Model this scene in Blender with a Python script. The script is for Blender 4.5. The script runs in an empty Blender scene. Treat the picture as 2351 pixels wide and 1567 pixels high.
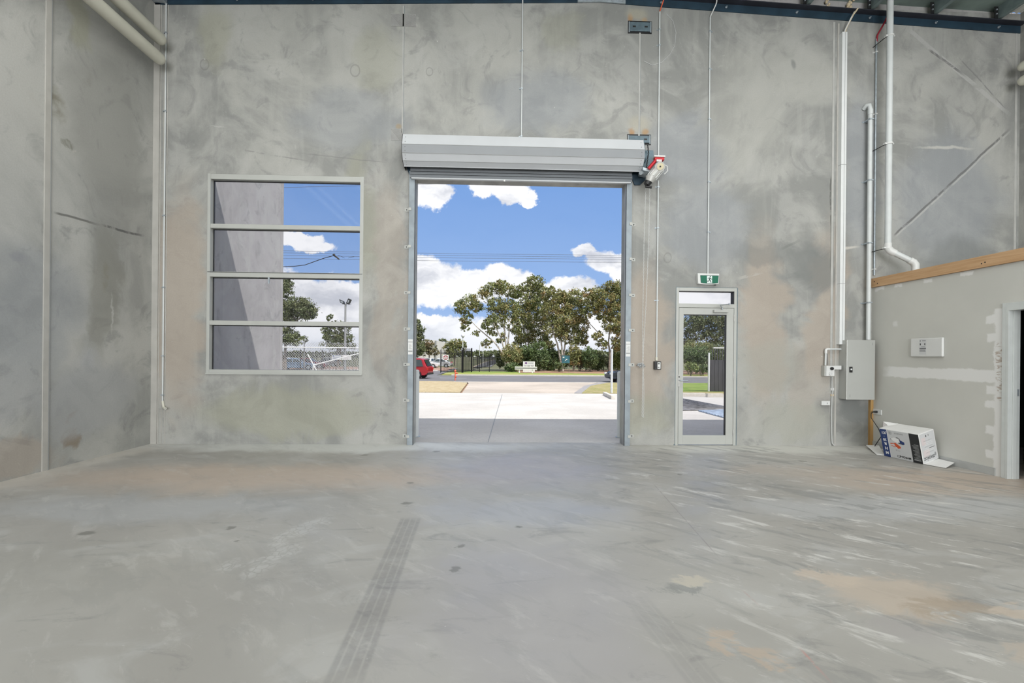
import bpy, bmesh, math, random
from mathutils import Vector, Matrix, noise as mnoise
R_ = random.Random(7)
SC = bpy.context.scene
COL = SC.collection
# ------------------------------------------------------------------ camera
CAMH, FPX, YAW, ROLL, PX0, PY0 = 1.4, 1050.0, .0327661, .00920443, 1175.5, 816.35
cyw, syw, cr, sr = math.cos(YAW), math.sin(YAW), math.cos(ROLL), math.sin(ROLL)
r0 = Vector((cyw, -syw, 0)); r1 = Vector((0, 0, -1)); fw = Vector((syw, cyw, 0))
right = r0*cr - r1*sr; down = r0*sr + r1*cr
cd = bpy.data.cameras.new('camera'); cam = bpy.data.objects.new('camera', cd); COL.objects.link(cam)
M = Matrix.Identity(4)
for i in range(3):
    M[i][0], M[i][1], M[i][2] = right[i], -down[i], -fw[i]
M[2][3] = CAMH
cam.matrix_world = M
cd.sensor_fit = 'HORIZONTAL'; cd.sensor_width = 36; cd.lens = FPX/2351*36
cd.shift_x = 0; cd.shift_y = (PY0-783.5)/2351
cd.clip_end = 2000; cd.clip_start = .05
SC.camera = cam
SC.view_settings.view_transform = 'Standard'; SC.view_settings.look = 'None'
SC.view_settings.exposure = .07; SC.view_settings.gamma = 1; SC.view_settings.use_curve_mapping = False
SC.cycles.use_denoising = True
SC.cycles.max_bounces = 6; SC.cycles.diffuse_bounces = 3; SC.cycles.transparent_max_bounces = 12
SC.cycles.use_adaptive_sampling = True; SC.cycles.adaptive_threshold = .07; SC.cycles.adaptive_min_samples = 20
SC.cycles.caustics_reflective = False; SC.cycles.caustics_refractive = False; SC.cycles.sample_clamp_indirect = 6

def ray(px, py):
    a, b = (px-PX0)/FPX, (py-PY0)/FPX
    return right*a + down*b + fw
def bp(px, py, ax, v):          # where the sight line of a photo point meets the plane axis = v
    d = ray(px, py); o = Vector((0, 0, CAMH)); t = (v-o[ax])/d[ax]
    return o + d*t
def gz(y): return -.0228*max(0, min(y, 33.7)-7.4)
def bg(px, py):                 # ... meets the falling ground outside
    z = -.3
    for _ in range(30): p = bp(px, py, 2, z); z = gz(p.y)
    return p

# ------------------------------------------------------------------ node helpers
class NT:
    def __init__(s, tree): s.t = tree; s.n = tree.nodes; s.l = tree.links
    def put(s, sock, v):
        if isinstance(v, bpy.types.NodeSocket): s.l.new(v, sock)
        elif v is not None:
            if isinstance(v, (tuple, list)) and len(v) == 3 and sock.type == 'RGBA': v = (*v, 1)
            sock.default_value = v
    def m(s, op, a, b=None, c=None, clamp=False):
        n = s.n.new('ShaderNodeMath'); n.operation = op; n.use_clamp = clamp
        for i, v in enumerate((a, b, c)):
            if v is not None: s.put(n.inputs[i], v)
        return n.outputs[0]
    def vm(s, op, a, b=None, out=0):
        n = s.n.new('ShaderNodeVectorMath'); n.operation = op
        s.put(n.inputs[0], a)
        if b is not None: s.put(n.inputs[3 if op == 'SCALE' else 1], b)
        return n.outputs[out]
    def mix(s, f, a, b, mode='MIX'):
        n = s.n.new('ShaderNodeMix'); n.data_type = 'RGBA'; n.blend_type = mode
        s.put(n.inputs[0], f); s.put(n.inputs[6], a); s.put(n.inputs[7], b); return n.outputs[2]
    def noise(s, v, scale, detail=3, rough=.5, dist=0, out=0):
        n = s.n.new('ShaderNodeTexNoise'); s.put(n.inputs['Vector'], v)
        n.inputs['Scale'].default_value = scale; n.inputs['Detail'].default_value = detail
        n.inputs['Roughness'].default_value = rough; n.inputs['Distortion'].default_value = dist
        return n.outputs[out]
    def ss(s, v, a, b, lo=0, hi=1):
        n = s.n.new('ShaderNodeMapRange'); n.interpolation_type = 'SMOOTHSTEP'
        for i, x in enumerate((v, a, b, lo, hi)): s.put(n.inputs[i], x)
        return n.outputs[0]
    def xyz(s, v):
        n = s.n.new('ShaderNodeSeparateXYZ'); s.put(n.inputs[0], v); return n.outputs
    def cxyz(s, x, y, z):
        n = s.n.new('ShaderNodeCombineXYZ'); s.put(n.inputs[0], x); s.put(n.inputs[1], y); s.put(n.inputs[2], z); return n.outputs[0]
    def scl(s, v, t): return s.vm('MULTIPLY', v, t)
    def ell(s, a, b, a0, b0, ra, rb):      # 1 in the middle, 0 on the rim of an ellipse
        x = s.m('DIVIDE', s.m('SUBTRACT', a, a0), ra); y = s.m('DIVIDE', s.m('SUBTRACT', b, b0), rb)
        return s.m('SUBTRACT', 1, s.m('SQRT', s.m('ADD', s.m('MULTIPLY', x, x), s.m('MULTIPLY', y, y))))
    def boxm(s, a, b, a0, a1, b0, b1, e=.02):
        return s.m('MULTIPLY', s.m('MULTIPLY', s.ss(a, a0-e, a0+e), s.ss(a, a1+e, a1-e)), s.m('MULTIPLY', s.ss(b, b0-e, b0+e), s.ss(b, b1+e, b1-e)))
    def segm(s, x, y, p, q, w, e):         # band of half width w along a segment
        dx, dy = q[0]-p[0], q[1]-p[1]; L = math.hypot(dx, dy); dx /= L; dy /= L
        rx = s.m('SUBTRACT', x, p[0]); ry = s.m('SUBTRACT', y, p[1])
        al = s.m('ADD', s.m('MULTIPLY', rx, dx), s.m('MULTIPLY', ry, dy))
        ac = s.m('SUBTRACT', s.m('MULTIPLY', rx, dy), s.m('MULTIPLY', ry, dx))
        return s.m('MULTIPLY', s.ss(s.m('ABSOLUTE', ac), w+e, w), s.m('MULTIPLY', s.ss(al, 0, .1), s.ss(al, L, L-.3))), ac
def mat(name):
    m = bpy.data.materials.new(name); m.use_nodes = True
    nt = NT(m.node_tree); b = m.node_tree.nodes['Principled BSDF']
    return m, nt, b
def simple(name, col, rough=.5, metal=0, var=0, scale=8, spec=.5, bump=0, alpha=None):
    m, n, b = mat(name)
    g = n.n.new('ShaderNodeTexCoord').outputs['Object']
    nz = n.noise(g, scale, 4)
    c = n.mix(n.ss(nz, .3, .7), tuple(x*(1-var) for x in col), tuple(min(1, x*(1+var)) for x in col))
    n.put(b.inputs['Base Color'], c)
    b.inputs['Roughness'].default_value = rough; b.inputs['Metallic'].default_value = metal
    b.inputs['Specular IOR Level'].default_value = spec
    if bump:
        bn = n.n.new('ShaderNodeBump'); bn.inputs['Strength'].default_value = bump; bn.inputs['Distance'].default_value = .02
        n.put(bn.inputs['Height'], nz); n.l.new(bn.outputs[0], b.inputs['Normal'])
    return m

# ------------------------------------------------------------------ world: blue sky with cumulus
SUN = Vector((.95, -1, 2.149)).normalized()
W = bpy.data.worlds.new('sky'); SC.world = W; W.use_nodes = True
n = NT(W.node_tree); n.n.clear()
tc = n.n.new('ShaderNodeTexCoord').outputs['Generated']
X, Y, Z = n.xyz(tc)[:3]
ay = n.m('MAXIMUM', n.m('ABSOLUTE', Y), .06)
u = n.m('DIVIDE', X, ay); v = n.m('DIVIDE', Z, ay)
uv = n.cxyz(u, v, 0)
wrp = n.vm('SUBTRACT', n.noise(uv, 13, 6, .66, 0, 1), (.5, .5, .5))
wrp2 = n.vm('SUBTRACT', n.noise(uv, 3.0, 3, .5, 0, 1), (.5, .5, .5))
uvw = n.vm('ADD', uv, n.vm('ADD', n.scl(wrp, (.075, .05, 0)), n.scl(wrp2, (.05, .03, 0))))
uw, vw, _ = n.xyz(uvw)[:3]
def cuv(px, py):
    d = ray(px, py); return d.x/d.y, d.z/d.y
clouds = [(985, 447, 48, 32), (965, 430, 40, 25), (1110, 437, 38, 22), (1165, 440, 48, 30), (1215, 462, 22, 22),
          (1000, 655, 115, 52), (955, 625, 70, 42), (1080, 655, 80, 38), (1150, 638, 52, 32), (1190, 655, 60, 32), (1310, 665, 62, 34),
          (1250, 672, 90, 28), (1337, 573, 25, 15), (1400, 600, 62, 26), (1445, 628, 42, 26), (1560, 640, 70, 40),
          (1010, 770, 130, 38), (1000, 740, 60, 16), (1120, 790, 200, 26), (1300, 760, 260, 40),
          (700, 690, 150, 58), (600, 700, 120, 90), (770, 740, 130, 52), (690, 548, 62, 14), (725, 562, 48, 13), (660, 535, 40, 10), (810, 668, 30, 26), (640, 790, 200, 40),
          (1620, 690, 170, 30), (1800, 640, 150, 60), (300, 560, 200, 80), (100, 300, 150, 60), (2100, 500, 220, 70), (2000, 200, 180, 60)]
den = None
for (px, py, rx, ry) in clouds:
    a, b = cuv(px, py)
    e = n.ell(uw, vw, a, b, rx/FPX*1.12, ry/FPX*1.15)
    den = e if den is None else n.m('MAXIMUM', den, e)
fine = n.noise(uv, 24, 6, .65)
den = n.m('ADD', den, n.m('MULTIPLY', n.m('SUBTRACT', fine, .5), .9))
gen = n.noise(n.cxyz(X, Y, n.m('MULTIPLY', Z, 1.6)), 2.3, 6, .6)
hidden = n.m('MAXIMUM', n.ss(v, .75, 1.3), n.ss(Y, .02, -.1))  # unseen clouds overhead and behind, added to make the daylight less blue
den = n.m('ADD', den, n.m('MULTIPLY', hidden, n.m('MULTIPLY', n.m('ADD', n.ss(gen, .42, .56), .4), 1.0)))
den = n.m('MAXIMUM', den, n.m('MULTIPLY', hidden, n.m('SUBTRACT', n.ss(gen, .40, .56), .1)))
mask = n.ss(den, -.02, .22)
under = n.noise(n.scl(uvw, (1, 2.2, 1)), 6.5, 4, .55)
cc = n.mix(n.ss(under, .45, .68), (1.04, 1.04, 1.05), (.62, .64, .70))
grad = n.mix(n.ss(v, 0, .45), (.33, .50, .82), (.175, .345, .72))
grad = n.mix(n.ss(v, .6, 3), grad, (.16, .30, .62))
hz = n.ss(v, .10, .0)
sky = n.mix(n.m('MULTIPLY', mask, .96), grad, cc)
sky = n.mix(n.m('MULTIPLY', hz, .75), sky, (.78, .82, .9))
sky = n.mix(n.ss(Z, 0, -.05), sky, (.25, .25, .22))
bgN = n.n.new('ShaderNodeBackground'); n.put(bgN.inputs[0], sky); bgN.inputs[1].default_value = 1.0
out = n.n.new('ShaderNodeOutputWorld'); n.l.new(bgN.outputs[0], out.inputs[0])

ld = bpy.data.lights.new('sun', 'SUN'); ld.energy = 4.6; ld.angle = .009; ld.color = (1, .96, .9)
lo = bpy.data.objects.new('sun', ld); COL.objects.link(lo)
lo.rotation_euler = (-SUN).to_track_quat('-Z', 'Y').to_euler()
def area(name, loc, rot, sx, sy, p, col):
    l = bpy.data.lights.new(name, 'AREA'); l.shape = 'RECTANGLE'; l.size = sx; l.size_y = sy; l.energy = p; l.color = col
    o = bpy.data.objects.new(name, l); COL.objects.link(o); o.location = loc; o.rotation_euler = rot
# fill lamps added under the solid ceiling and at the unseen rear opening
for yy, pw_ in ((3.3, 330), (-1.5, 60), (-6.5, 200)):
    area('roof_fill_lamp', (1.6, yy, 6.85), (0, 0, 0), 12.4, 2.8, pw_, (1, .985, .95))
area('rear_fill_lamp', (1.6, -12.7, 3.0), (math.radians(90), 0, 0), 12, 5.2, 2000, (.985, .99, 1))
D, E_, XL, XR = 7.2, 7.4, -5.3, 8.5

# ------------------------------------------------------------------ mesh helpers
class MB:
    def __init__(s): s.v = []; s.f = []; s.sm = []; s.mi = []
    def add(s, vs, fs, smooth=False, mi=0):
        k = len(s.v); s.v += [Vector(q) for q in vs]
        for f in fs: s.f.append([k+i for i in f]); s.sm.append(smooth); s.mi.append(mi)
        return s
    def box(s, x0, x1, y0, y1, z0, z1, mi=0, b=0):
        if x0 > x1: x0, x1 = x1, x0
        if y0 > y1: y0, y1 = y1, y0
        if z0 > z1: z0, z1 = z1, z0
        vs = [(x, y, z) for x in (x0, x1) for y in (y0, y1) for z in (z0, z1)]
        return s.add(vs, [(0, 1, 3, 2), (4, 6, 7, 5), (0, 4, 5, 1), (2, 3, 7, 6), (0, 2, 6, 4), (1, 5, 7, 3)], False, mi)
    def obox(s, c, ax, ay, az, mi=0):       # oriented box: centre and three half vectors
        c = Vector(c); vs = [c+Vector(ax)*i+Vector(ay)*j+Vector(az)*k for i in (-1, 1) for j in (-1, 1) for k in (-1, 1)]
        return s.add(vs, [(0, 1, 3, 2), (4, 6, 7, 5), (0, 4, 5, 1), (2, 3, 7, 6), (0, 2, 6, 4), (1, 5, 7, 3)], False, mi)
    def tube(s, pts, r, n=10, cap=True, mi=0):
        pts = [Vector(p) for p in pts]; rs = r if isinstance(r, (list, tuple)) else [r]*len(pts)
        t0 = (pts[1]-pts[0]).normalized()
        up = Vector((0, 0, 1)) if abs(t0.z) < .9 else Vector((1, 0, 0))
        a = t0.cross(up).normalized(); rings = []; prev = t0
        for i, p in enumerate(pts):
            if i == 0: t = t0; sc = 1
            elif i == len(pts)-1: t = (pts[i]-pts[i-1]).normalized()
            else:
                t = ((pts[i]-pts[i-1]).normalized()+(pts[i+1]-pts[i]).normalized())
                t = t.normalized() if t.length > 1e-6 else prev
            q = prev.rotation_difference(t); a = q @ a; prev = t
            b = t.cross(a).normalized()
            rings.append([p+(a*math.cos(2*math.pi*k/n)+b*math.sin(2*math.pi*k/n))*rs[i] for k in range(n)])
        vs = [q for rg in rings for q in rg]; fs = []
        for i in range(len(pts)-1):
            for k in range(n):
                fs.append((i*n+k, i*n+(k+1) % n, (i+1)*n+(k+1) % n, (i+1)*n+k))
        s.add(vs, fs, True, mi)
        if cap: s.add(rings[0], [tuple(range(n))[::-1]], False, mi); s.add(rings[-1], [tuple(range(n))], False, mi)
        return s
    def prism(s, poly, vec, mi=0):          # planar polygon extruded by a vector
        poly = [Vector(p) for p in poly]; n = len(poly); vec = Vector(vec)
        vs = poly+[p+vec for p in poly]
        return s.add(vs, [tuple(range(n))[::-1], tuple(range(n, 2*n))]+[(i, (i+1) % n, n+(i+1) % n, n+i) for i in range(n)], False, mi)
    def sphere(s, c, r, n=12, m=8, mi=0, sc=(1, 1, 1)):
        c = Vector(c); vs = [c+Vector((0, 0, r*sc[2]))]
        for i in range(1, m):
            th = math.pi*i/m
            for k in range(n):
                ph = 2*math.pi*k/n; vs.append(c+Vector((r*sc[0]*math.sin(th)*math.cos(ph), r*sc[1]*math.sin(th)*math.sin(ph), r*sc[2]*math.cos(th))))
        vs.append(c-Vector((0, 0, r*sc[2]))); fs = []
        for k in range(n): fs.append((0, 1+k, 1+(k+1) % n)); fs.append((len(vs)-1, 1+(m-2)*n+(k+1) % n, 1+(m-2)*n+k))
        for i in range(m-2):
            for k in range(n): fs.append((1+i*n+k, 1+(i+1)*n+k, 1+(i+1)*n+(k+1) % n, 1+i*n+(k+1) % n))
        return s.add(vs, fs, True, mi)
    def obj(s, name, mats, parent=None, bevel=0, origin=None):
        mats = mats if isinstance(mats, (list, tuple)) else [mats]
        off = Vector(parent_loc(parent)) if parent is not None else Vector(origin) if origin is not None else Vector((0, 0, 0))
        me = bpy.data.meshes.new(name); me.from_pydata([tuple(q-off) for q in s.v], [], s.f)
        for mm in mats: me.materials.append(mm)
        me.polygons.foreach_set('use_smooth', s.sm); me.polygons.foreach_set('material_index', s.mi)
        bm = bmesh.new(); bm.from_mesh(me); bmesh.ops.recalc_face_normals(bm, faces=bm.faces); bm.to_mesh(me); bm.free()
        o = bpy.data.objects.new(name, me); COL.objects.link(o)
        if parent is not None: o.parent = parent
        else: o.location = off
        if bevel:
            b = o.modifiers.new('bevel', 'BEVEL'); b.width = bevel; b.segments = 2; b.limit_method = 'ANGLE'; b.angle_limit = .7
        return o
def parent_loc(p):
    l = Vector((0, 0, 0))
    while p is not None: l += p.location; p = p.parent
    return l
def tag(o, label=None, cat=None, group=None, kind=None):
    for k, x in (('label', label), ('category', cat), ('group', group), ('kind', kind)):
        if x: o[k] = x
    return o
def thing(name, loc, label=None, cat=None, group=None, kind=None):
    o = bpy.data.objects.new(name, None); COL.objects.link(o); o.location = loc; o.empty_display_size = .1
    return tag(o, label, cat, group, kind)
def copy_tree(o, parent=None):
    c = o.copy(); COL.objects.link(c); c.parent = parent
    for ch in list(o.children): copy_tree(ch, c)
    return c
def text_geo(txt, size=1.0, depth=0.0, bold=0):
    cu = bpy.data.curves.new('t', 'FONT'); cu.body = txt; cu.size = size; cu.align_x = 'CENTER'; cu.align_y = 'CENTER'; cu.offset = bold
    o = bpy.data.objects.new('t', cu); COL.objects.link(o)
    dg = bpy.context.evaluated_depsgraph_get(); me = bpy.data.meshes.new_from_object(o.evaluated_get(dg))
    vs = [q.co.copy() for q in me.vertices]; fs = [tuple(p.vertices) for p in me.polygons]
    bpy.data.objects.remove(o); bpy.data.curves.remove(cu); bpy.data.meshes.remove(me)
    return vs, fs
def put_text(mb, txt, fn, size, cx, cy, rot=0, mi=0, bold=0, sx=1):   # fn maps flat (u, v) to the surface
    vs, fs = text_geo(txt, size, 0, bold); c, s = math.cos(rot), math.sin(rot)
    mb.add([fn(cx+(q.x*sx*c-q.y*s), cy+(q.x*sx*s+q.y*c)) for q in vs], fs, False, mi)

# ------------------------------------------------------------------ materials
def concrete(name, ax, blobs, lo=(.275, .28, .268), hi=(.42, .42, .395), seed=0, marks=None):
    m, n, b = mat(name)
    P = n.n.new('ShaderNodeTexCoord').outputs['Object']
    c3 = n.xyz(P); a = c3[ax]; z = c3[2]
    Ps = n.vm('ADD', P, (seed*7.3, seed*3.1, seed*5.7))
    n1 = n.noise(Ps, .55, 6, .6, 1.0)
    col = n.mix(n.ss(n1, .38, .62), lo, hi)
    n2 = n.noise(n.scl(Ps, (1, 1, 1)), 1.0, 5, .55, 1.6)
    col = n.mix(n.m('MULTIPLY', n.ss(n2, .47, .63), .42), col, (.47, .47, .45))
    n3 = n.noise(Ps, 1.9, 6, .62, 1.8)
    col = n.mix(n.m('MULTIPLY', n.ss(n3, .53, .68), .5), col, (.23, .235, .23))
    n4 = n.noise(n.scl(Ps, (5, 5, .5)), 1.6, 4, .6, .3)
    col = n.mix(n.m('MULTIPLY', n.ss(n4, .5, .75), .22), col, (.50, .50, .47))
    n5 = n.noise(Ps, 7, 5, .7, 1.5)
    col = n.mix(n.m('MULTIPLY', n.ss(n5, .62, .72), .28), col, (.55, .55, .53))
    wa = n.noise(Ps, 1.1, 5, .6, 1.0, 1)
    wv = n.scl(n.vm('SUBTRACT', wa, (.5, .5, .5)), (.9, .9, .9)); w3 = n.xyz(wv)
    aw = n.m('ADD', a, w3[0]); zw = n.m('ADD', z, w3[1])
    for (p, q, ra, rz, bc, st) in blobs:
        e = n.ell(aw, zw, p, q, ra, rz)
        col = n.mix(n.m('MULTIPLY', n.ss(e, 0, .5), st), col, bc)
    if marks: col = marks(n, col, a, z, w3, n3)
    n6 = n.noise(Ps, 60, 3, .6)
    col = n.mix(n.m('MULTIPLY', n.ss(n6, .3, .75), .12), col, (.18, .18, .17))
    n.put(b.inputs['Base Color'], col)
    b.inputs['Specular IOR Level'].default_value = .25
    n.put(b.inputs['Roughness'], n.ss(n2, .3, .7, .72, .5))
    bn = n.n.new('ShaderNodeBump'); bn.inputs['Strength'].default_value = .25; bn.inputs['Distance'].default_value = .015
    n.put(bn.inputs['Height'], n.m('ADD', n3, n.m('MULTIPLY', n6, .2))); n.l.new(bn.outputs[0], b.inputs['Normal'])
    return m
WARM = (.43, .37, .31); PALE = (.50, .50, .48); DARK = (.19, .20, .195); OLIVE = (.36, .36, .28); BLUE = (.30, .32, .345)
def front_marks(n, col, a, z, w3, n3):
    T = lambda px, py: (bp(px, py, 1, 7.2).x, bp(px, py, 1, 7.2).z)
    aw = n.m('ADD', a, n.m('MULTIPLY', w3[0], .06)); zw = n.m('ADD', z, n.m('MULTIPLY', w3[1], .06))
    for (px, py, rr) in ((469, 148, .09), (815, 162, .10), (986, 165, .07), (1533, 592, .085), (1823, 148, .0)):      # filled lifting points
        if not rr: continue
        p = T(px, py); e = n.ell(aw, zw, p[0], p[1], rr*.8, rr)
        ring = n.m('MULTIPLY', n.ss(e, -.1, .08), n.ss(e, .35, .12))
        col = n.mix(n.m('MULTIPLY', ring, .45), col, (.20, .20, .19))
    for (px, py, rx, rz_, c, k) in ((1823, 148, .05, .10, (.24, .25, .24), .8), (2012, 145, .04, .08, (.30, .30, .26), .8), (912, 45, .05, .2, (.5, .5, .45), .5), (1449, 42, .05, .09, (.42, .25, .12), .9), (1482, 44, .06, .05, (.42, .28, .15), .8),
        (1448, 302, .07, .07, (.42, .25, .12), .9), (1480, 302, .07, .06, (.42, .27, .14), .9), (912, 287, .05, .06, (.40, .30, .17), .6), (1465, 32, .22, .12, (.46, .43, .34), .6), (1466, 285, .22, .14, (.46, .43, .35), .6),
        (2170, 340, .55, .03, (.58, .57, .53), .7), (1945, 568, .2, .03, (.60, .58, .53), .8), (500, 290, .14, .012, (.52, .52, .5), .6)):
        p = T(px, py); col = n.mix(n.m('MULTIPLY', n.ss(n.ell(n.m('ADD', a, n.m('MULTIPLY', w3[0], .22)), n.m('ADD', z, n.m('MULTIPLY', w3[1], .22)), p[0], p[1], rx*1.15, rz_*1.15), 0, .7), k), col, c)
    for (p, q, w, c, k) in (((2048, 545), (2325, 290), .012, (.14, .14, .14), .8), ((2053, 547), (2330, 292), .010, (.50, .50, .48), .6), ((2085, 68), (2325, 268), .03, (.47, .47, .46), .7), ((2130, 112), (2225, 180), .016, (.15, .15, .15), .85), ((2200, 130), (2320, 262), .006, (.2, .2, .2), .7),
        ((560, 345), (720, 372), .006, (.2, .2, .2), .5), ((690, 352), (900, 375), .005, (.2, .2, .2), .45), ((1907, 400), (1907, 640), .006, (.1, .1, .09), .8), ((1790, 575), (1848, 545), .015, (.2, .21, .2), .6), ((1690, 640), (1770, 620), .02, (.47, .45, .42), .6)):
        mk, ac = n.segm(aw, zw, T(*p), T(*q), w, .008); col = n.mix(n.m('MULTIPLY', n.m('MULTIPLY', mk, n.ss(n3, .38, .5)), k), col, c)
    sp = n.noise(n.cxyz(a, z, 3.3), 8.5, 3, .6)
    col = n.mix(n.m('MULTIPLY', n.ss(sp, .745, .77), .7), col, (.62, .62, .60))
    return col
def side_marks(n, col, a, z, w3, n3):
    T = lambda px, py: (bp(px, py, 0, -5.3).y, bp(px, py, 0, -5.3).z)
    aw = n.m('ADD', a, n.m('MULTIPLY', w3[0], .06)); zw = n.m('ADD', z, n.m('MULTIPLY', w3[1], .06))
    for (p, q, w, c, k) in (((118, 484), (240, 520), .008, (.13, .13, .12), .8), ((230, 515), (342, 546), .010, (.12, .12, .12), .9), ((60, 200), (100, 260), .03, (.48, .47, .44), .6), ((80, 1020), (0, 1005), .02, (.3, .28, .25), .5)):
        mk, ac = n.segm(aw, zw, T(*p), T(*q), w, .012); col = n.mix(n.m('MULTIPLY', n.m('MULTIPLY', mk, n.ss(n3, .36, .5)), k), col, c)
    for (px, py, rx, rz_, c, k) in ((140, 240, .10, .2, (.25, .24, .19), .9), (148, 325, .07, .06, (.20, .20, .16), .9), (160, 340, .06, .03, (.6, .58, .54), .7), (245, 640, .06, .2, (.27, .26, .21), .7), (262, 720, .02, .25, (.56, .56, .54), .7), (40, 590, .12, .05, (.3, .31, .33), .6), (42, 710, .1, .04, (.28, .29, .3), .6), (175, 545, .2, .04, (.5, .5, .48), .6), (200, 800, .14, .2, (.45, .46, .47), .6), (205, 180, .05, .1, (.3, .3, .27), .6)):
        p = T(px, py); col = n.mix(n.m('MULTIPLY', n.ss(n.ell(n.m('ADD', a, n.m('MULTIPLY', w3[1], .6)), n.m('ADD', z, n.m('MULTIPLY', w3[0], .6)), p[0], p[1], rx*1.3, rz_*1.3), 0, .7), n.m('MULTIPLY', n.ss(n3, .3, .55), k)), col, c)
    return col
m_wallf = concrete('tilt_panel_concrete', 0, [
    (-4.9, 2.2, .5, 2.2, WARM, .75), (-3.3, .5, 1.8, .5, OLIVE, .6), (-1.7, 2.6, .35, 1.9, WARM, .45), (2.35, 1.6, .55, 1.5, WARM, .8), (4.25, 2.0, .45, 1.8, WARM, .75),
    (5.3, 2.2, .4, 1.8, WARM, .7), (4.9, 1.0, .4, .9, WARM, .4), (5.05, 2.85, .5, .55, DARK, .75), (4.3, 3.1, .7, .25, DARK, .45), (3.3, 3.5, .9, .9, BLUE, .6), (3.0, 4.7, .8, .7, BLUE, .6),
    (.6, 5.4, 1.1, .6, BLUE, .55), (-2.3, 5.0, 1.1, .6, BLUE, .45), (5.85, 4.4, .45, 1.8, BLUE, .6), (7.3, 4.0, 1.2, 1.4, BLUE, .6), (7.6, 3.0, .9, .5, DARK, .5), (5.75, .65, .35, .4, DARK, .75),
    (-4.4, 6.3, .4, .7, OLIVE, .55), (-1.9, 6.0, .5, .6, OLIVE, .4), (1.0, 6.5, .4, .4, OLIVE, .35), (3.9, 5.4, .8, 1.2, (.40, .40, .37), .5), (5.0, 6.0, .8, .6, (.42, .42, .39), .5),
    (-2.1, 3.6, .3, 1.4, OLIVE, .5), (4.3, 1.3, .7, .5, (.37, .37, .33), .5), (2.3, .45, .6, .4, OLIVE, .5), (4.8, .4, .8, .35, (.40, .40, .35), .6)], seed=1, marks=front_marks)
m_walll = concrete('side_panel_concrete', 1, lo=(.345, .35, .335), hi=(.50, .50, .475), blobs=[
    (6.4, 4.4, .8, 1.6, (.30, .30, .28), .6), (5.3, 1.9, .9, 1.0, BLUE, .5), (6.3, 2.2, .35, 1.1, (.27, .27, .24), .7), (4.6, 3.6, 1.0, 2.0, PALE, .5), (5.9, .35, .12, .28, (.27, .23, .18), .9),
    (5.2, .2, .6, .25, WARM, .6), (5.9, 5.6, .2, .5, OLIVE, .7), (6.2, .8, .9, .6, (.40, .41, .42), .6), (5.2, .9, .5, .4, (.36, .37, .38), .5)], seed=3, marks=side_marks)
m_wallr = concrete('far_side_concrete', 1, [], seed=5)
m_ext = concrete('outer_concrete', 1, [], lo=(.36, .35, .35), hi=(.42, .41, .41), seed=8)

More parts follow.
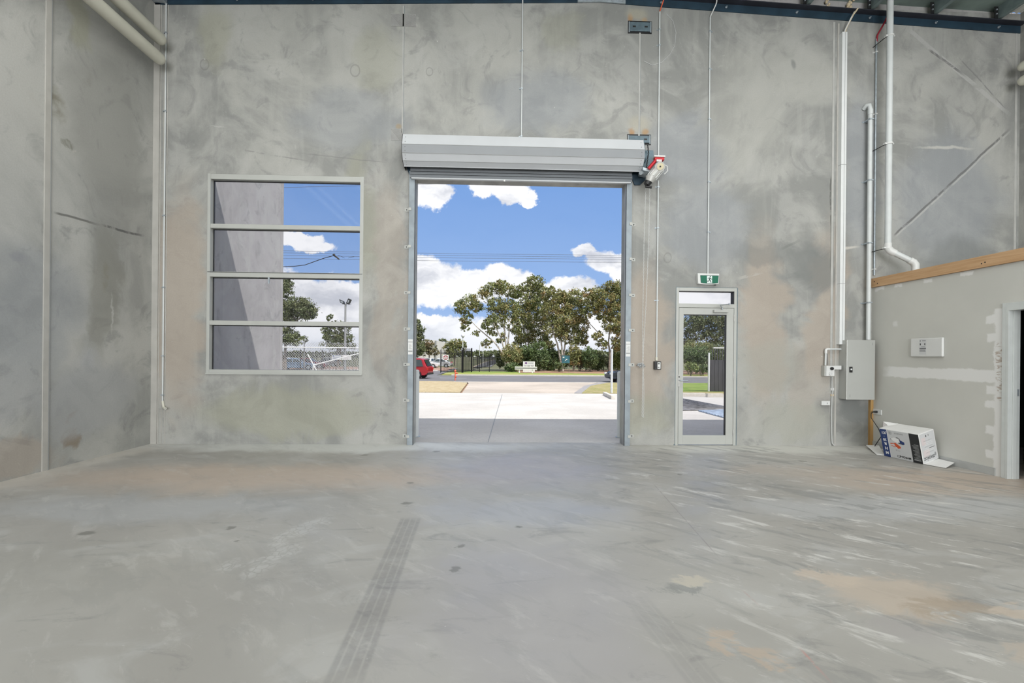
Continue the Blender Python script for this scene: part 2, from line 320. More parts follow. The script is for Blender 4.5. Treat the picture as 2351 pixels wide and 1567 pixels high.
def floor_mat():
    m, n, b = mat('trowelled_floor')
    P = n.n.new('ShaderNodeTexCoord').outputs['Object']; x, y, _ = n.xyz(P)[:3]
    n1 = n.noise(P, .35, 4, .55, .6)
    col = n.mix(n.ss(n1, .35, .65), (.355, .342, .318), (.455, .443, .415))
    n2 = n.noise(n.scl(P, (1, 1.7, 1)), 1.1, 6, .66, 1.0)
    col = n.mix(n.m('MULTIPLY', n.ss(n2, .50, .66), .42), col, (.50, .50, .49))
    n9 = n.noise(n.scl(n.vm('ADD', P, (3, 7, 1)), (1, 2.2, 1)), 2.4, 6, .7, .8)
    col = n.mix(n.m('MULTIPLY', n.ss(n9, .56, .68), .4), col, (.22, .22, .215))
    wa = n.vm('SUBTRACT', n.noise(P, 1.4, 5, .62, .8, 1), (.5, .5, .5)); w3 = n.xyz(wa)
    xw = n.m('ADD', x, n.m('MULTIPLY', w3[0], .8)); yw = n.m('ADD', y, n.m('MULTIPLY', w3[1], .8))
    w5 = n.xyz(n.vm('SUBTRACT', n.noise(n.scl(P, (1, 1.6, 1)), 3.2, 6, .7, .6, 1), (.5, .5, .5)))
    TAN = (.52, .43, .355); WH = (.66, .67, .65); BL = (.42, .44, .50)
    for (p, q, ra, rb, c, st) in [
        (-2.8, 5.3, 3.4, .85, TAN, .85), (5.2, 5.1, 2.2, .85, TAN, .85), (3.6, 5.6, 1.5, .4, TAN, .35), (-5.3, 6.0, .5, 2.5, (.60, .57, .52), .8), (-2.5, 7.0, 4.2, .55, WH, .95), (4.2, 7.0, 3.0, .55, (.70, .70, .66), .9),
        (-3.2, 4.2, 2.2, .5, (.45, .46, .47), .6), (.3, 5.7, 1.3, 1.2, (.43, .41, .46), .5), (.3, 4.1, 1.2, .5, BL, .5), (4.0, 4.2, 2.4, .5, (.46, .47, .48), .6),
        (.2, 2.6, 1.0, 1.3, (.40, .38, .40), .45), (2.1, 2.35, .3, .22, (.34, .30, .33), .2), (-3, 3.0, 1.8, .6, (.36, .35, .32), .5)]:
        col = n.mix(n.m('MULTIPLY', n.ss(n.ell(xw, yw, p, q, ra, rb), 0, .7), st), col, c)
    # plaster and dust scuffs towards the office side
    side = n.ss(x, .6, 2.4, .28, 1)
    rotv = n.n.new('ShaderNodeVectorRotate'); rotv.rotation_type = 'Z_AXIS'; rotv.inputs['Angle'].default_value = .75; n.put(rotv.inputs['Vector'], P)
    st = n.scl(rotv.outputs[0], (1, 3.2, 1))
    s1 = n.noise(st, 2.2, 6, .68, .5)
    col = n.mix(n.m('MULTIPLY', n.m('MULTIPLY', n.ss(s1, .55, .66), side), .8), col, (.62, .61, .58))
    s2 = n.noise(n.vm('ADD', st, (9, 3, 1)), 1.5, 6, .66, .6)
    col = n.mix(n.m('MULTIPLY', n.m('MULTIPLY', n.ss(s2, .53, .62), side), .5), col, (.22, .225, .22))
    s3 = n.noise(n.vm('ADD', st, (4, 8, 1)), 5.5, 5, .7, .5)
    col = n.mix(n.m('MULTIPLY', n.m('MULTIPLY', n.ss(s3, .63, .70), side), .6), col, (.62, .61, .59))
    for (p, q, ra, rb, c, k) in [(2.40, 2.66, .42, .30, (.52, .44, .36), .75), (2.60, 2.50, .30, .12, (.34, .27, .2), .55), (2.15, 2.85, .2, .14, (.54, .46, .38), .8), (1.22, 2.86, .17, .08, (.54, .50, .42), .85), (1.12, 2.25, .07, .12, (.50, .40, .31), .6), (1.3, 2.1, .08, .10, (.50, .40, .31), .6), (2.9, 2.45, .2, .1, (.54, .46, .38), .7),
                                 (1.12, 2.74, .16, .07, (.22, .23, .22), .6), (2.7, 2.08, .35, .12, (.50, .43, .36), .6), (2.95, 2.2, .25, .1, (.50, .43, .36), .6)]:
        xx = n.m('ADD', x, n.m('MULTIPLY', w5[0], .6)); yy = n.m('ADD', y, n.m('MULTIPLY', w5[1], .6))
        col = n.mix(n.m('MULTIPLY', n.ss(n.ell(xx, yy, p, q, ra, rb), -.1, .45), k), col, c)
    # tyre marks
    grain = n.noise(P, 14, 4, .7)
    T = lambda p: tuple(bp(p[0], p[1], 2, 0)[:2])
    for (p, q, w, k) in [((945, 1185), (762, 1630), .075, .34), ((1680, 1640), (1440, 1350), .07, .15)]:
        mk, ac = n.segm(x, y, T(p), T(q), w, .02)
        rb = n.ss(n.m('ABSOLUTE', n.m('SINE', n.m('MULTIPLY', ac, 62))), .05, .6, .35, 1)
        col = n.mix(n.m('MULTIPLY', n.m('MULTIPLY', mk, rb), n.m('MULTIPLY', n.ss(grain, .1, .6), k)), col, (.15, .15, .155))
    # chalk lines
    for (p, q, c, k, w) in [((1500, 1110), (1660, 1290), (.25, .22, .22), .55, .003), ((1700, 1350), (1760, 1405), (.45, .26, .24), .6, .004), ((1828, 1478), (1930, 1590), (.5, .28, .25), .8, .005), ((1790, 1350), (1830, 1385), (.45, .28, .25), .5, .004)]:
        mk, ac = n.segm(x, y, T(p), T(q), w, .004)
        col = n.mix(n.m('MULTIPLY', n.m('MULTIPLY', mk, n.ss(grain, .35, .5)), k), col, c)
    # cracked paste crust on the bare side
    vo = n.n.new('ShaderNodeTexVoronoi'); vo.feature = 'DISTANCE_TO_EDGE'; vo.inputs['Scale'].default_value = 20
    n.put(vo.inputs['Vector'], n.scl(n.vm('ADD', P, n.scl(wa, (.2, .2, 0))), (1, .8, 1)))
    for p, q in [((500, 1330), (800, 1170))]:
        a, bq = T(p), T(q)
        mk, ac = n.segm(n.m('ADD', x, n.m('MULTIPLY', w3[0], .5)), n.m('ADD', y, n.m('MULTIPLY', w3[1], .5)), a, bq, .12, .12)
        col = n.mix(n.m('MULTIPLY', n.m('MULTIPLY', mk, n.m('MULTIPLY', n.ss(vo.outputs[0], .0, .12), n.ss(n.noise(P, 3.5, 4, .6), .46, .6))), .5), col, (.56, .56, .54))
    # small dark blotches
    for (px, py, r) in [(1190, 1210, .03), (1050, 1306, .035), (200, 1224, .05), (522, 1211, .04), (548, 1241, .02), (1060, 1254, .03), (842, 1044, .05), (1003, 1036, .05), (945, 1108, .04), (933, 1154, .05), (1590, 1398, .0), (2030, 1090, .0), (1844, 1058, .05), (1560, 1089, .03)]:
        if r:
            p = bp(px, py, 2, 0)
            col = n.mix(n.m('MULTIPLY', n.ss(n.ell(n.m('ADD', x, n.m('MULTIPLY', w5[1], .22)), n.m('ADD', y, n.m('MULTIPLY', w5[0], .22)), p.x, p.y, r*1.2, r*1.2), -.1, .5), .65), col, (.16, .16, .14))
    sp = n.noise(P, 42, 3, .6)
    col = n.mix(n.m('MULTIPLY', n.ss(sp, .70, .76), .7), col, (.6, .6, .58))
    n.put(b.inputs['Base Color'], col)
    n.put(b.inputs['Roughness'], n.ss(n2, .3, .75, .34, .62)); b.inputs['Specular IOR Level'].default_value = .32
    bn = n.n.new('ShaderNodeBump'); bn.inputs['Strength'].default_value = .10; bn.inputs['Distance'].default_value = .01
    n.put(bn.inputs['Height'], n9); n.l.new(bn.outputs[0], b.inputs['Normal'])
    return m
m_floor = floor_mat()

def plaster_mat():
    m, n, b = mat('painted_plasterboard')
    P = n.n.new('ShaderNodeTexCoord').outputs['Object']; x, y, z = n.xyz(P)[:3]
    w3 = n.xyz(n.vm('SUBTRACT', n.noise(P, 5, 5, .65, .5, 1), (.5, .5, .5)))
    yw = n.m('ADD', y, n.m('MULTIPLY', w3[0], .13)); zw = n.m('ADD', z, n.m('MULTIPLY', w3[1], .09))
    col = n.mix(n.ss(n.noise(P, 1.2, 4), .3, .7), (.57, .57, .535), (.615, .615, .575))
    CMP = (.80, .80, .79)
    ms = n.boxm(yw, zw, 5.22, 7.0, 1.13, 1.285, .012)
    ms = n.m('MULTIPLY', ms, n.ss(n.m('ADD', y, n.m('MULTIPLY', w3[2], .3)), 7.02, 6.8, 0, 1))
    for yy, w in ((7.05, .09), (6.72, .07), (6.25, .07), (5.72, .08)):
        ms = n.m('MAXIMUM', ms, n.boxm(yw, zw, yy-w, yy+w, 2.49, 2.54, .012))
    ms = n.m('MAXIMUM', ms, n.boxm(yw, zw, 5.2, 5.37, 0, 2.02, .015))
    for zz in (.25, .55, .86, 1.04, 1.68, 1.9): ms = n.m('MAXIMUM', ms, n.boxm(yw, zw, 5.3, 5.46, zz-.05, zz+.05, .012))
    ms = n.m('MAXIMUM', ms, n.m('MULTIPLY', n.boxm(yw, zw, 6.72, 6.8, 1.9, 1.98, .02), .7))
    col = n.mix(n.m('MULTIPLY', ms, .9), col, CMP)
    br = n.noise(n.scl(P, (1, 3, 9)), 2.5, 4, .6, 1)
    bm_ = n.m('MULTIPLY', n.boxm(yw, zw, 5.2, 5.345, .9, 1.62, .01), n.ss(br, .5, .56))
    col = n.mix(n.m('MULTIPLY', bm_, .8), col, (.42, .34, .28))
    n.put(b.inputs['Base Color'], col); b.inputs['Roughness'].default_value = .75
    return m
m_plaster = plaster_mat()
m_alu = simple('powder_coat_frame', (.46, .47, .445), .42, 0, .03, 3)
m_aludark = simple('glazing_gasket', (.01, .01, .012), .5)
m_white = simple('white_plastic', (.70, .71, .70), .4, 0, .02)
m_whitemetal = simple('white_trunking', (.74, .76, .76), .35, 0, .02)
m_pipe = simple('pvc_pipe', (.62, .65, .65), .35, 0, .03)
m_cream = simple('cream_pipe', (.66, .65, .56), .45, 0, .03, 4)
m_galv = simple('galvanised_steel', (.45, .50, .54), .42, .55, .12, 14)
m_guide = simple('guide_steel', (.27, .31, .34), .5, .2, .12, 6)
m_navy = simple('primed_navy_steel', (.020, .045, .070), .5, .2, .25, 3)
m_navyu = simple('primed_angle_steel', (.028, .030, .042), .55, .1, .25, 3)
m_bluegrey = simple('painted_plate_steel', (.12, .17, .20), .5, .3, .2, 8)
m_curtain = simple('roller_slat_grey', (.56, .58, .60), .5, 0, .02, 3, .15)
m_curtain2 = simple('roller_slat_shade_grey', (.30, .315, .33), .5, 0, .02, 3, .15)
m_black = simple('black_plastic', (.012, .012, .013), .45)
m_red = simple('red_cover', (.55, .02, .03), .4)
m_motor = simple('cast_motor_grey', (.50, .50, .48), .45, .2, .1, 20)
m_brass = simple('pale_brass', (.62, .56, .38), .4, .3)
m_timber = None
def timber_mat(name, a, b_, axis):
    m, n, b = mat(name); P = n.n.new('ShaderNodeTexCoord').outputs['Object']
    sc = (14, .8, 14) if axis == 1 else (14, 14, .8)
    g = n.noise(n.scl(P, sc), 2.2, 5, .6, .6)
    n.put(b.inputs['Base Color'], n.mix(n.ss(g, .3, .7), a, b_)); b.inputs['Roughness'].default_value = .6
    return m
m_timber = timber_mat('pine_plate', (.50, .30, .15), (.60, .39, .22), 1)
m_stud = timber_mat('pine_stud', (.42, .24, .08), (.52, .33, .13), 2)
m_trim = simple('white_gloss_trim', (.60, .63, .62), .4, 0, .03)
m_skirt = simple('skirting_grey', (.46, .47, .46), .5, 0, .04)
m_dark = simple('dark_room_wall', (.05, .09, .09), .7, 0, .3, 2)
m_cab = simple('cabinet_steel', (.49, .50, .48), .36, .25, .03, 1.5)
m_sheet = simple('roof_foil', (.27, .35, .32), .45, .3, .3, 2.2)
m_purlin = simple('purlin_zinc', (.22, .28, .28), .45, .4, .15, 6)
m_ribw = simple('translucent_rib', (.75, .75, .70), .5)
m_foam = simple('dried_foam', (.62, .52, .36), .8, 0, .15, 40)
m_orange = simple('orange_cable', (.75, .12, .04), .5)
m_redcab = simple('red_cable', (.35, .01, .03), .5)
m_green = simple('exit_green', (.005, .13, .075), .35)
m_greend = simple('exit_dark_green', (.004, .035, .025), .5)
m_exitw = simple('exit_white', (.72, .80, .78), .4)
m_card = simple('white_cardboard', (.84, .84, .83), .6, 0, .03, 10)
m_cardin = simple('grey_cardboard_inside', (.48, .46, .45), .75, 0, .06, 10)
m_cblue = simple('print_blue', (.018, .045, .17), .5)
m_cblack = simple('print_black', (.022, .024, .026), .5)
m_cgrey = simple('print_grey', (.30, .31, .31), .6)
m_corange = simple('print_orange', (.65, .10, .03), .5)
m_cpink = simple('print_pink', (.68, .61, .61), .6)
m_cwhite = simple('print_white', (.85, .85, .85), .5)
m_clightg = simple('print_light_grey', (.62, .63, .64), .6)
def glass_mat(name, tint, refl):
    m = bpy.data.materials.new(name); m.use_nodes = True; n = NT(m.node_tree); n.n.clear()
    t = n.n.new('ShaderNodeBsdfTransparent'); t.inputs[0].default_value = (*tint, 1)
    g = n.n.new('ShaderNodeBsdfGlossy'); g.inputs['Roughness'].default_value = .01
    lw = n.n.new('ShaderNodeFresnel'); lw.inputs[0].default_value = 1.45
    mx = n.n.new('ShaderNodeMixShader'); n.put(mx.inputs[0], n.m('MULTIPLY', lw.outputs[0], refl)); n.l.new(t.outputs[0], mx.inputs[1]); n.l.new(g.outputs[0], mx.inputs[2])
    o = n.n.new('ShaderNodeOutputMaterial'); n.l.new(mx.outputs[0], o.inputs[0]); return m
m_glass = glass_mat('window_glass', (.93, .93, .94), .7)

# ------------------------------------------------------------------ room shell
def wall_holes(mb, xs, zs, holes, y0, y1, tops=None):
    def solid(i, j):
        if i < 0 or j < 0 or i >= len(xs)-1 or j >= len(zs)-1: return False
        cx, cz = (xs[i]+xs[i+1])/2, (zs[j]+zs[j+1])/2
        return not any(a < cx < b and c < cz < d for a, b, c, d in holes)
    for i in range(len(xs)-1):
        for j in range(len(zs)-1):
            if not solid(i, j): continue
            a, b, c, d = xs[i], xs[i+1], zs[j], zs[j+1]
            mb.add([(a, y0, c), (b, y0, c), (b, y0, d), (a, y0, d)], [(0, 1, 2, 3)]); mb.add([(a, y1, c), (b, y1, c), (b, y1, d), (a, y1, d)], [(3, 2, 1, 0)])
            if not solid(i-1, j): mb.add([(a, y0, c), (a, y1, c), (a, y1, d), (a, y0, d)], [(0, 3, 2, 1)])
            if not solid(i+1, j): mb.add([(b, y0, c), (b, y1, c), (b, y1, d), (b, y0, d)], [(0, 1, 2, 3)])
            if not solid(i, j-1): mb.add([(a, y0, c), (b, y0, c), (b, y1, c), (a, y1, c)], [(0, 3, 2, 1)])
            if not solid(i, j+1): mb.add([(a, y0, d), (b, y0, d), (b, y1, d), (a, y1, d)], [(0, 1, 2, 3)])
RX0, RX1, RZ = bp(957, 700, 1, E_).x, bp(1425.5, 700, 1, E_).x, 4.15
WX0, WX1, WZ0, WZ1 = bp(475, 630, 1, D).x, bp(833.5, 630, 1, D).x, 1.075, 4.165
PX_0, PX_1, PZ = bp(1551, 850, 1, D).x, bp(1690.5, 850, 1, D).x, 2.515
TOP = 7.06
mb = MB()
wall_holes(mb, [XL-.2, WX0, WX1, RX0, RX1, PX_0, PX_1, XR+.2], [-.3, -.01, WZ0, PZ, WZ1, RZ, TOP] if WZ1 < RZ else [-.3, -.01, WZ0, PZ, RZ, WZ1, TOP],
           [(WX0, WX1, WZ0, WZ1), (RX0, RX1, -.01, RZ), (PX_0, PX_1, -.01, PZ)], D, E_)
tag(mb.obj('wall_front', m_wallf), kind='structure')
tag(MB().box(XL-.2, XL, -13, D, -.02, 7.2).obj('wall_left', m_walll), kind='structure')
tag(MB().box(XR, XR+.2, -13, D, -.02, 7.2).obj('wall_right', m_wallr), kind='structure')
mb = MB()
wall_holes(mb, [XL-.2, -4.4, 7.6, XR+.2], [-.02, .01, 5.6, 7.2], [(-4.4, 7.6, .01, 5.6)], -13.2, -13)  # unseen rear opening, added to hold the fill lamp
tag(mb.obj('wall_back', m_wallr), kind='structure')
tag(MB().box(XL-.2, XR+.2, -13.2, D, -.2, 0).box(RX0, RX1, D, E_, -.2, 0).box(PX_0, PX_1, D, E_, -.2, 0).obj('floor', m_floor), kind='structure')
# roof: gable of foil-backed sheets on purlins
RXa, RZa, SL = 1.6, 7.31, .034
def rz(x): return RZa-SL*abs(x-RXa)
mb = MB()
for a, b in ((XL-.2, RXa), (RXa, 8.25)):
    mb.prism([(a, -13.2, rz(a)), (b, -13.2, rz(b)), (b, -13.2, rz(b)+.06), (a, -13.2, rz(a)+.06)], (0, 20.46, 0))
ceil = tag(mb.obj('ceiling', m_sheet), kind='structure')
mb = MB()
x = 8.25
while x < XR+.2:
    mb.prism([(x, -13.2, rz(x)-.02), (x+.03, -13.2, rz(x)), (x+.06, -13.2, rz(x)), (x+.09, -13.2, rz(x)-.02), (x+.09, -13.2, rz(x)+.01), (x, -13.2, rz(x)+.01)], (0, 20.4, 0)); x += .09
tag(mb.obj('trim_1', m_ribw), kind='structure')
tag(MB().box(XL-.2, RXa, D+.02, D+.1, 7.0, 7.12).prism([(XL-.2, D+.02, 7.0), (XR+.2, D+.02, 7.0), (XR+.2, D+.02, rz(XR)), (RXa, D+.02, RZa), (XL-.2, D+.02, rz(XL))], (0, .04, 0)).obj('trim_2', m_ext), kind='structure')
# sealed joints between the precast panels
def joint(idx, x, z0, z1, w=.012):
    mb = MB().box(x-w, x+w, D-.004, D+.01, z0, z1)
    mb.box(x+w, x+w+.004, D-.0015, D+.01, z0, z1, 1)
    tag(mb.obj('trim_%d' % idx, [simple('joint_sealant_%d' % idx, (.44, .44, .42), .7, 0, .08, 5), m_bluegrey]), kind='structure')
joint(3, bp(925, 180, 1, D).x, 4.86, 6.85); joint(4, bp(1468, 200, 1, D).x, 4.75, 6.55); joint(5, bp(1909, 700, 1, D).x, 0, 6.82, .018); joint(6, bp(2330, 500, 1, D).x, 2.5, 6.75, .02)
m_seal = simple('corner_sealant', (.45, .44, .41), .7, 0, .06, 5)
mb = MB().box(XL, XL+.09, D-.012, D, 0, 6.75)
for k in range(3): mb.box(XL+.1+k*.05, XL+.112+k*.05, D-.006, D, 0, 6.75)
tag(mb.obj('trim_7', m_seal), kind='structure')
yj = bp(105, 700, 0, XL).y
mb = MB().box(XL, XL+.012, yj-.035, yj+.03, 0, 7.05).box(XL, XL+.014, yj+.032, yj+.04, 0, 7.05, 1)
tag(mb.obj('trim_8', [m_seal, m_cgrey]), kind='structure')
# bevelled cover strip beside the cabinet trunking
tag(MB().box(bp(1917, 700, 1, D).x, bp(1921, 700, 1, D).x, D-.006, D, 0, 6.8).obj('trim_9', m_seal), kind='structure')

# ------------------------------------------------------------------ roof steel
def beam(x0, x1, flip):
    zb = lambda x: 7.0-.0385*abs(x-RXa) if x > RXa else 7.0-.039*abs(x-RXa)
    r = thing('roof_angle_beam', (x0, D, zb(x0)))
    mb = MB(); mb.prism([(x0, D-.012, zb(x0)), (x1, D-.012, zb(x1)), (x1, D-.012, zb(x1)+.13), (x0, D-.012, zb(x0)+.13)], (0, .01, 0)); mb.obj('web', m_navy, r)
    mb = MB(); mb.prism([(x0, D-.11, zb(x0)+.118), (x1, D-.11, zb(x1)+.118), (x1, D-.11, zb(x1)+.13), (x0, D-.11, zb(x0)+.13)], (0, .098, 0)); mb.obj('flange', m_navyu, r)
    return r, zb
rb1, zb = beam(XL+.01, RXa-.3, 0); tag(rb1, 'dark navy steel angle under the roof between the left corner and the ridge splice', 'roof beam')
rb1['label'] = 'dark navy steel angle running above the window, from corner to ridge splice'
rb2, zb = beam(RXa+.3, XR-.01, 0); tag(rb2, 'dark navy steel angle running above the exit door and cabinet side, with purlins on it', 'roof beam')
def bolt_row(xs, root):
    for x in xs:
        MB().tube([(x, D-.014, zb(x)+.06), (x, D-.05, zb(x)+.06)], .009, 6).tube([(x, D-.02, zb(x)+.06), (x, D-.03, zb(x)+.06)], .018, 6).obj('anchor_bolt', m_galv, root)
bolt_row([-5.2, -4.05, -2.9, -1.75, -.8, .3], rb1); bolt_row([2.55, 3.6, 4.75, 5.95, 7.05, 8.1], rb2)
t = thing('ridge_splice', (RXa, D-.02, 6.99), 'grey steel splice plate joining the two roof angles at the ridge', 'splice plate')
MB().prism([(RXa-.38, D-.03, 6.985), (RXa, D-.03, 7.0), (RXa+.38, D-.03, 6.985), (RXa+.38, D-.03, 7.08), (RXa, D-.03, 7.1), (RXa-.38, D-.03, 7.08)], (0, .02, 0)).obj('plate', m_galv, t)
for s in (-.25, .25): MB().box(RXa+s-.09, RXa+s+.09, D-.045, D-.03, 7.01, 7.06).obj('cleat', m_galv, t)
pxs = [bp(px, 30, 1, 7.1).x for px in (1705, 1850, 1998, 2143, 2290)]
for i, x in enumerate(pxs):
    z0, z1 = zb(x)+.135, rz(x)
    where = ['closest to the ridge', 'above the second bay from the ridge', 'above the white trunking', 'just past the white waste pipe', 'closest to the ribbed white roof sheet'][i]
    r = thing('roof_purlin', (x, D-.1, z0), 'grey steel C purlin on the wall angle, '+where, 'purlin', 'purlins under the foil roof')
    MB().box(x+.01, x+.016, -2, D-.06, z0+.01, z1-.003).box(x+.016, x+.075, -2, D-.06, z0+.01, z0+.016).box(x+.016, x+.075, -2, D-.06, z1-.009, z1-.003).box(x+.069, x+.075, -2, D-.06, z0+.016, z0+.03).obj('c_section', m_purlin, r)
    MB().box(x-.05, x+.008, D-.104, D-.098, z0, z1-.01).box(x-.05, x+.008, D-.104, D-.06, z0, z0+.006).obj('cleat', m_black, r)
    for zq in (.06, .13): MB().tube([(x-.02, D-.115, z1-zq), (x-.02, D-.1, z1-zq)], .012, 6).obj('bolt', m_galv, r)
# foam and insulation remains over the trunking
def lump(name, cx, cz, s, label, cat):
    mb = MB()
    for k in range(7): mb.sphere((cx+R_.uniform(-.05, .05), D-.02+R_.uniform(-.01, .01), cz+R_.uniform(-.07, .07)), s*R_.uniform(.5, 1), 7, 5)
    return tag(mb.obj(name, m_foam, origin=(cx, D, cz)), label, cat)
q = bp(1950, 10, 1, D); lump('foam_blob', q.x, q.z, .035, 'tan lump of dried foam on the wall above the white trunking', 'foam')
q = bp(1899, 8, 1, D); lump('foam_blob', q.x, q.z, .024, 'small pale drip of dried foam between two purlin ends', 'foam')
# metal box gutter end and corner sheet at the top of the left wall
t = tag(MB().prism([(XL+.0, 5.5, 6.76), (XL+.2, 5.5, 6.74), (XL+.2, 5.5, 6.86), (XL+.19, 5.5, 6.86), (XL+.19, 5.5, 6.76), (XL, 5.5, 6.78)], (0, 1.68, 0)).obj('metal_flashing', m_galv, origin=(XL, 6.3, 6.76)), 'pale folded metal flashing in the top corner over the cream pipes', 'flashing')

# ------------------------------------------------------------------ pipes along the side walls
def bigpipe(x, y0, y1, z, r, label):
    o = thing('cream_pipe', (x, y1, z), label, 'pipe', 'cream pipes hung along the side walls')
    mb = MB(); pts = [(x, y0, z), (x, y1-.07, z), (x, y1-.04, z), (x, y1-.015, z), (x, y1, z)]
    mb.tube(pts, [r, r, r*.95, r*.8, r*.5], 20).obj('pipe', m_cream, o)
    return o
for (px, py, lab) in ((368, 90, 'upper of two cream pipes hung along the wall above the window end'), (366, 135, 'lower of two cream pipes hung along the wall above the window end')):
    q = bp(px, py, 1, 6.95); o = bigpipe(q.x, -3, 7.0, q.z, .085, lab)
    for yy in (5.05, 3.2): MB().tube([(q.x-.0, yy, q.z-.095), (q.x-.095, yy, q.z), (q.x, yy, q.z+.095), (q.x+.095, yy, q.z), (q.x, yy, q.z-.095)], .006, 5).box(q.x-.3, q.x-.09, yy-.012, yy+.012, q.z-.006, q.z+.006).obj('hanger', m_whitemetal, o)
for (px, py, lab) in ((2349, 152, 'upper cream pipe on the office side wall, only its rounded end showing'), (2349, 185, 'lower cream pipe on the office side wall, only its rounded end showing')):
    q = bp(px, py, 1, 6.95); o = bigpipe(q.x, -3, 7.0, q.z, .075, lab)
    MB().box(q.x+.07, XR, 6.0, 6.03, q.z-.01, q.z+.01).obj('hanger', m_whitemetal, o)

# ------------------------------------------------------------------ window
wroot = thing('window_1', (0, 0, 0)); wroot.location = ((WX0+WX1)/2, D+.05, WZ0); tag(wroot, kind='structure')
f1 = .045
zs = [(WZ0, bp(655, 849, 1, D).z), (bp(655, 747, 1, D).z, bp(655, 737, 1, D).z), (bp(655, 637, 1, D).z, bp(655, 625, 1, D).z), (bp(655, 526, 1, D).z, bp(655, 516, 1, D).z), (bp(655, 414, 1, D).z, WZ1)]
mb = MB().box(WX0, WX0+f1, D-.005, D+.11, WZ0, WZ1).box(WX1-f1-.01, WX1, D-.005, D+.11, WZ0, WZ1)
for i, (a, b) in enumerate(zs): mb.box(WX0+f1, WX1-f1-.01, D+.0, D+.11, a, b)
mb.box(WX0, WX1, D-.02, D-.005, WZ0, WZ0+.02)
mb.obj('window_frame', m_alu, wroot, .003)
mb = MB()
for i in range(4):
    z0, z1 = zs[i][1], zs[i+1][0]; a, b = WX0+f1, WX1-f1-.01
    mb.box(a, b, D+.075, D+.09, z1-.012, z1).box(a, a+.012, D+.075, D+.09, z0, z1)
mb.box(WX0+.01, WX1-.01, D-.008, D-.001, zs[2][1]-.012, zs[2][1]-.006)
mb.obj('gasket', m_aludark, wroot)
for i in range(4):
    z0, z1 = zs[i][1], zs[i+1][0]
    MB().box(WX0+f1, WX1-f1-.01, D+.08, D+.086, z0, z1).obj('pane', m_glass, wroot)
MB().box(WX0+.93, WX0+.955, D-.012, D+.0, zs[2][0]-.09, zs[2][0]).tube([(WX0+.942, D-.02, zs[2][0]-.1), (WX0+.942, D-.02, zs[2][0]-.05)], .008, 6).obj('latch', m_galv, wroot)

# ------------------------------------------------------------------ glazed exit door
droot = thing('door_2', ((PX_0+PX_1)/2, D+.05, 0)); tag(droot, kind='structure')
def dx(px): return bp(px, 850, 1, D).x
def dz(py): return bp(1620, py, 1, D).z
a, b = PX_0, PX_1
t0, t1 = dz(706), dz(697)
mb = MB().box(a, a+.045, D-.004, D+.11, 0, PZ).box(b-.045, b, D-.004, D+.11, 0, PZ).box(a+.045, b-.045, D-.004, D+.11, PZ-.055, PZ).box(a+.045, b-.045, D-.004, D+.11, t0, t1).obj('door_frame', m_alu, droot, .003)
la, lb, lz0, lz1 = a+.05, b-.05, .012, t0-.006
ga, gb, gz0, gz1 = dx(1568.5), dx(1667), dz(998.5), dz(722)
mb = MB().box(la, ga, D-.002, D+.045, lz0, lz1).box(gb, lb, D-.002, D+.045, lz0, lz1).box(ga, gb, D-.002, D+.045, lz0, gz0).box(ga, gb, D-.002, D+.045, gz1, lz1)
leaf = mb.obj('door_leaf', m_alu, droot, .002)
MB().box(gb-.012, gb, D+.005, D+.042, gz0, gz1).box(ga, gb, D+.005, D+.042, gz1-.012, gz1).obj('gasket', m_aludark, leaf)
MB().box(ga, gb, D+.02, D+.026, gz0, gz1).obj('door_pane', m_glass, droot)
MB().box(a+.045, b-.045, D+.08, D+.086, t1, PZ-.055).obj('transom_pane', m_glass, droot)
MB().box(b-.06, b-.045, D+.0, D+.08, t1, PZ-.055).box(a+.045, b-.045, D+.0, D+.08, PZ-.066, PZ-.055).obj('transom_gasket', m_aludark, droot)
hx, hz_ = dx(1558.5), dz(873)
MB().box(hx-.016, hx+.016, D-.012, D-.002, hz_-.1, hz_+.09).obj('handle_plate', m_motor, droot, .003)
MB().tube([(hx, D-.01, hz_), (hx, D-.055, hz_), (hx+.02, D-.06, hz_), (hx+.125, D-.06, hz_)], .009, 8).obj('handle_lever', m_galv, droot)
MB().tube([(hx, D-.018, hz_+.055), (hx, D-.012, hz_+.055)], .011, 10).obj('lock_cylinder', m_black, droot)
for py in (729, 862, 993): z = dz(py); MB().tube([(b-.047, D-.01, z-.05), (b-.047, D-.01, z+.05)], .009, 8).obj('hinge', m_motor, droot)
# closer
cx0, cx1, cz = dx(1635), dx(1668), dz(714)
MB().box(cx0, cx1, D-.055, D-.004, cz-.022, cz+.022).obj('closer_body', m_alu, droot, .006)
e0 = Vector(((cx0+cx1)/2+.02, D-.04, cz+.026)); e1 = Vector((dx(1640), D-.07, dz(704))); e2 = Vector((dx(1672), D-.015, dz(697)))
MB().tube([e0, e0+Vector((0, 0, .025))], .012, 8).tube([e0+Vector((0, 0, .022)), e1+Vector((0, -.10, .01))], .007, 6).tube([e1+Vector((0, -.10, .01)), e2], .007, 6).box(e2.x-.01, e2.x+.01, D-.03, D-.004, e2.z-.012, e2.z+.012).obj('closer_arm', m_galv, droot)
tag(MB().box(a-.02, a, D-.012, D, 0, .015).box(a-.003, b+.003, D-.0045, D, PZ, PZ+.006).box(a-.006, a, D-.003, D, 0, PZ).box(b, b+.012, D-.003, D, 0, PZ).obj('trim_10', m_bluegrey), kind='structure')

